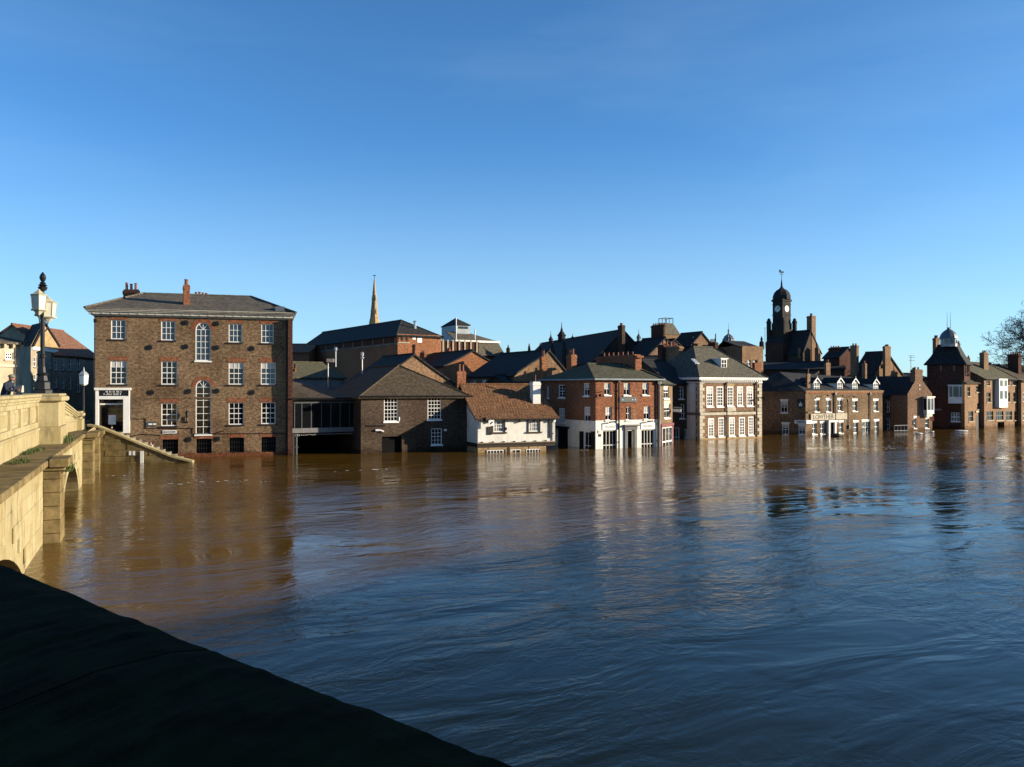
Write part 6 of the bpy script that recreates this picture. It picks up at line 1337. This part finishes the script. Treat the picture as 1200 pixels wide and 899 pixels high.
# ---- street behind the bridge, far left
B = Bld('hidden_shade_block', 'unseen brick block added behind the warehouse to shade the street terrace', rectf((-38.5, 79.5), (-24, 83.5), 18), 10.2, 'brick_brown'); B.gable_perp(12.4, 'slate_grey', jit=0); B.walls()  # hidden block added to throw shade on the street terrace
B = Bld('cream_stone_house', 'cream stone house with slate roof and bracketed eaves at the far left edge', foot(60, 23, 24, 86, (.2, .98)), zat(402, 84), 'cream_stone')
B.pts = rectf(plan(-45, 59.5), plan(23, 63), 9); B.d = (B.pts[1] - B.pts[0]).normalized(); B.i = Vector((-B.d.y, B.d.x)); B.W = (B.pts[1] - B.pts[0]).length; B.D = 9; B.z1 = zat(402, 63)
B.wpx(0, 6.3, 413.2, 14.8, 421.3, nx=3, nz=2, sill='pale_stone', glass='glass_dark', lintel='pale_stone'); B.wpx(0, -14, 413.2, -6, 421.3, nx=3, nz=2, sill='pale_stone', glass='glass_dark')
B.hip(zat(391.5, 67) + .2, 2.4, B.W - 2.2, 4.5, 'slate_grey', oh=.35)
u = .3
while u < B.W: B.slab('eaves_bracket', 0, (u, u + .16, B.z1 - .4, B.z1 - .12), -.3, .01, 'cream_stone'); u += .62
B.slab('string_course', 0, (0, B.W, zat(429, 63) - .1, zat(429, 63) + .1), -.1, .01, 'pale_stone'); B.walls()
g0, g1 = plan(36, 78), plan(68, 86)
B = Bld('street_gable_house', 'street house with buff gable over a grey painted front beside the lamp standard', [g0, g1, g1 + Vector((-7, 5)), g0 + Vector((-7, 5))], zat(406.5, 80), 'warm_render')
B.pts[3] = plan(23, 82); B.pts[2] = B.pts[3] + (g1 - g0); B.D = (B.pts[2] - B.pts[1]).length; B.i = Vector((-B.d.y, B.d.x))
ze = B.z1; za = zat(377.5, 82); um = B.W * .42
B.roof([[B.P(3, 0, ze), B.P(0, 0, ze, -.2), B.P(0, um, za, -.2), Vector((*(B.pts[3] + B.d * um), za))], [B.P(0, um, za, -.2), B.P(0, B.W + .2, ze + .4, -.2), Vector((*(B.pts[2]), ze + .4)), Vector((*(B.pts[3] + B.d * um), za))]], 'slate_dark', jit=0)
b = MB(); b.poly([B.P(0, 0, ze), B.P(0, B.W, ze), B.P(0, B.W, ze + .4), B.P(0, um, za - .1)]); b.build('gable_wall', 'buff_stone', B.r, fix=False)
for r in ((39, 418, 43, 430), (48, 418, 53, 430), (39, 438, 43, 452), (48, 438, 53, 452), (58, 420, 62, 432)): B.wpx(0, *r, nx=2, nz=2, glass='glass_dark', sill='grey_stone')
B.slab('white_band', 0, (.2, B.W - .2, ze - .35, ze - .05), -.12, .01, 'white_paint'); B.walls()
h0, h1 = plan(56, 80), plan(104, 74.5)
f = rectf(plan(62, 84), plan(116, 94), 8)
B = Bld('street_terrace', 'grey rendered street terrace with red pantile roof behind the bridge end', f, zat(415, 86), 'warm_render')
for r in ((64, 422, 67.5, 434), (72, 421, 76, 434), (80, 420, 84, 434), (90, 419, 94, 434), (64, 442, 67.5, 455), (72, 442, 76, 456), (80, 442, 84, 457), (90, 443, 94, 460)):
    q = B.rect(0, *r)
    if 0 < q[0] and q[1] < B.W: B.window(0, q, nx=2, nz=2, glass='glass_dark', sill='grey_stone')
B.gable_par(zat(386.5, 92), 'pantile_red', jit=.02); B.walls()

# ================================================================ bare tree at the right edge
def bare_tree(base, hgt, seed, label, depth=8):
    R = random.Random(seed); br = MB(); tw = MB(); t_root = root('bare_tree', label, 'tree', base); trunk = MB()
    def grow(p, d, l, r, lv):
        pts = [p]; q = p; dd = d.copy()
        for i_ in range(3):
            dd = (dd + Vector((R.uniform(-1, 1), R.uniform(-1, 1), R.uniform(-.75, .75))) * (.10 + .03 * lv)).normalized(); q = q + dd * (l / 3); pts.append(q)
        r = max(r, .023); tgt = trunk if lv == 0 else (br if lv < 4 else tw)
        tgt.tube(pts, [r, r * .9, r * .8, r * .7], 8 if lv < 2 else (5 if lv < 4 else 3), cap=False)
        if lv >= depth: return
        n_ = 4 if lv == 0 else R.choice((3, 3, 4)) if lv < 3 else R.choice((2, 3, 3))
        a0 = R.uniform(0, 6.283)
        for j in range(n_):
            ax = dd.orthogonal().normalized(); ax.rotate(Matrix.Rotation(a0 + j * 6.283 / n_ + R.uniform(-.5, .5), 3, dd)); nd = dd.copy(); nd.rotate(Matrix.Rotation(R.uniform(.35, .85) if lv < 4 else R.uniform(.3, 1.0), 3, ax))
            if nd.z < -.15: nd.z *= .3
            nd.normalize(); grow(pts[3] if j < 2 else pts[R.choice((1, 2))], nd, l * R.uniform(.62, .84), r * R.uniform(.5, .66), lv + 1)
    grow(Vector(base), Vector((0.02, 0, 1)), hgt * .30, hgt * .024, 0)
    trunk.build('trunk', 'bark', t_root, smooth=True); br.build('limbs', 'bark', t_root, smooth=True, fix=False); struct(tw.build('crown', 'bark', t_root, fix=False), 'stuff'); return t_root
p = plan(1236, 133); bare_tree((p.x, p.y, 2.2), 19.5, 4, 'bare winter tree with a rounded mass of fine twigs at the right edge', 9)

# ================================================================ people
def skin_body(name, joints, edges, mat, parent, sub=2, rt=0):
    me = bpy.data.meshes.new(name); loc = ROOTLOC.get(parent.name, Vector((0, 0, 0))); me.from_pydata([Vector(j[0]) - loc for j in joints], edges, []); me.materials.append(M[mat])
    o = link(name, me, parent); md = o.modifiers.new('skin', 'SKIN'); 
    for i_, j in enumerate(joints): sv = me.skin_vertices[0].data[i_]; sv.radius = (j[1], j[2] if len(j) > 2 else j[1]); sv.use_root = (i_ == rt)
    md.use_smooth_shade = True; o.modifiers.new('sub', 'SUBSURF').levels = sub; o.modifiers['sub'].render_levels = sub; return o
def person(pos, face, label, coat, lean=.25, cap=None, hold=None, hgt=1.72, legs='dark_cloth'):
    """standing figure; face = plan direction the person looks to"""
    p = Vector(pos); f = Vector((face[0], face[1], 0)).normalized(); s = Vector((f.y, -f.x, 0)); k2 = hgt / 1.75; U = Vector((0, 0, 1))
    r = root('person', label, 'person', pos)
    def J(fr, si, up, ra, rb=None): return (p + (f * fr + s * si + U * up) * k2, ra * k2, (rb or ra) * k2)
    ch, hd = lean * .5, lean * .95
    j = [J(0, 0, .95, .15, .17), J(ch * .5, 0, 1.2, .15, .18), J(ch, 0, 1.4, .13, .2), J(hd * .8, 0, 1.51, .07, .075), J(hd * .97, 0, 1.60, .058)]; e = [(0, 1), (1, 2), (2, 3), (3, 4)]
    for sd_ in (-1, 1):
        n0 = len(j); j += [J(ch, sd_ * .19, 1.42, .075), J(ch + .12, sd_ * .25, 1.17, .058), J(ch + .38, sd_ * .12, 1.19, .045)]; e += [(2, n0), (n0, n0 + 1), (n0 + 1, n0 + 2)]
        n1 = len(j); j += [J(0, sd_ * .1, .88, .105), J(.02, sd_ * .11, .48, .07), J(0, sd_ * .11, .09, .05), J(.14, sd_ * .12, .045, .045)]; e += [(0, n1), (n1, n1 + 1), (n1 + 1, n1 + 2), (n1 + 2, n1 + 3)]
    skin_body('body', j, e, coat, r)
    # head: skull, jaw, nose and ears as one mesh
    c = p + (f * hd + U * 1.65) * k2; b = MB(); rows_ = []
    N = 16; Rr = 12
    for i_ in range(Rr + 1):
        th = math.pi * i_ / Rr
        for q in range(N):
            a = 2 * math.pi * q / N; x = math.sin(th) * math.cos(a); y = math.sin(th) * math.sin(a); z = math.cos(th)
            sx = .098 if x > 0 else .105; jaw = 1 - .28 * max(0, -z) ** 1.3; px_ = x * sx * jaw + (.012 if z < -.2 and x > 0 else 0); py_ = y * .077 * jaw; pz = z * .122
            if x > .85 and -.45 < z < .15: px_ += .028 * (1 - abs(z + .2) / .35) if abs(z + .2) < .35 else 0
            if abs(y) > .92 and abs(z) < .3: py_ *= 1.18
            b.v.append(c + (f * px_ + s * py_ + U * pz) * k2)
    for i_ in range(Rr):
        for q in range(N): q2 = (q + 1) % N; b.f.append((i_ * N + q, i_ * N + q2, (i_ + 1) * N + q2, (i_ + 1) * N + q))
    h_ = b.build('head', 'skin', r, smooth=True)
    one('eyes', 'black_paint', h_, lambda b: [b.lathe(c + (f * .088 + s * sd_ * .033 + U * .012) * k2, [(.004, -.01), (.013, 0), (.004, .01)], 6) for sd_ in (-1, 1)])
    one('mouth', 'red_cloth', h_, lambda b: b.box(c + (f * .088 - U * .07) * k2, s * .024, f * .008, U * .005))
    def cup(b, e_, zlo, grow=1.0):
        N2 = 14
        for i_ in range(6):
            for q in range(N2):
                def pt(ii, qq): th = math.pi * .5 * (1 - ii / 5); a = 2 * math.pi * qq / N2; return c + (f * ((.112 + e_) * math.sin(th) * math.cos(a) - .006) + s * (.088 + e_) * math.sin(th) * math.sin(a) + U * (zlo + (.095 + e_ * .4) * math.cos(th))) * k2
                if i_ < 5: b.poly([pt(i_, q), pt(i_, q + 1), pt(i_ + 1, q + 1), pt(i_ + 1, q)])
    if cap:
        cp = one('flat_cap', cap, r, lambda b: cup(b, .014, .045)); one('cap_peak', cap, cp, lambda b: b.poly([c + (f * (.10 + .075 * math.sin(q * math.pi / 6)) + s * (.085 - .17 * q / 6) + U * (.052 - .03 * math.sin(q * math.pi / 6))) * k2 for q in range(7)]), solid=.01)
    else: one('hair', 'dark_wood', r, lambda b: cup(b, .006, .02))
    for sd_ in (-1, 1):
        w_ = p + (f * (ch + .40) + s * sd_ * .11 + U * 1.20) * k2; b = MB(); palm = w_ + f * .05 * k2
        b.box(palm, f * .045 * k2, s * .012 * k2, U * .038 * k2)
        for q in range(4): o_ = palm + (f * .04 + U * (.03 - .02 * q)) * k2; l = (.034, .04, .037, .028)[q] * k2; b.tube([o_, o_ + f * l, o_ + f * l * 1.5 - s * sd_ * l * .7], [.0085 * k2, .008 * k2, .0065 * k2], 6)
        o_ = palm + (-f * .015 + U * .035) * k2; b.tube([o_, o_ + (f * .03 + U * .02 - s * sd_ * .015) * k2, o_ + (f * .055 + U * .012 - s * sd_ * .03) * k2], [.011 * k2, .0095 * k2, .008 * k2], 6); b.build('hand', 'skin', r)
    if hold:
        c2 = p + (f * (ch + .5) + U * 1.22) * k2; hb_ = root('paper_bag', 'pale tan paper bag held by the man in the flat cap', 'bag', c2 - U * .1)
        b = MB(); b.hexa([c2 + f * a * .09 + s * q * .07 - U * .11 for a, q in ((-1, -1), (1, -1), (1, 1), (-1, 1))] + [c2 + f * a * .10 + s * q * .05 + U * .12 for a, q in ((-1, -1), (1, -1), (1, 1), (-1, 1))]); b.build('bag', hold, hb_)
        one('rolled_top', hold, hb_, lambda b: b.box(c2 + U * .135, f * .105, s * .03, U * .018))
    return r
pp = BR(9.7, -1.80, par_z(9) - 1.05)
person(tuple(pp), (.95, -.1), 'man in flat cap and navy jacket leaning on the bridge parapet', 'navy_cloth', .30, 'cap_tweed', 'tan_plastic', 1.80)
q = at(131, 500, 61.4); person((q.x, q.y, .84), (.2, -1), 'person in dark coat standing before the warehouse door', 'dark_cloth', .05, None, None, 1.66)
q = at(177.6, 522, 60.9); person((q.x, q.y, -.15), (-.6, -.8), 'person in pale clothes on the steps behind the stair wall', 'pale_cloth', .1, None, None, 1.55)

# ================================================================ west bank, right of and behind the camera: its warehouses keep the near water in shade
EL = math.tan(SUN_EL); sh = Vector((SDIR.x, SDIR.y)).normalized()
def wb(name, label, edge, ridge_h, width, depth, mat, off=0.0):
    """house whose ridge shadow falls on the water at plan point edge"""
    c = Vector(edge) + sh * (ridge_h / EL); d = Vector((.68, .733)).normalized(); n = Vector((d.y, -d.x))
    A = c - d * width / 2 - n * depth / 2
    f = [A, A + n * depth, A + n * depth + d * width, A + d * width]
    B = Bld(name, label, f, ridge_h - depth * .32, mat); B.gable_perp(ridge_h, 'slate_grey', ur=depth / 2, jit=0)
    for j in range(int(width / 4)):
        for z in (2.0, 5.2, 8.4):
            if z + 1.8 < B.z1: B.window(3, (1.5 + j * 4, 2.6 + j * 4, z, z + 1.7), sill='grey_stone', lintel='lintel_brick')
    B.walls(); return B
wb('west_bank_warehouse', 'tall brick warehouse on the near bank beside the bridge, outside the picture', (-45.0, 3.0), 21.0, 27, 11, 'brick_brown')
wb('west_bank_granary', 'long brick granary on the near bank downstream, outside the picture', (2.4, 29.0), 14.5, 45.0, 11, 'brick_red')
wb('west_bank_mill', 'brick mill on the near bank farther downstream, outside the picture', (33.0, 62.0), 13.2, 46, 11, 'brick_brown')
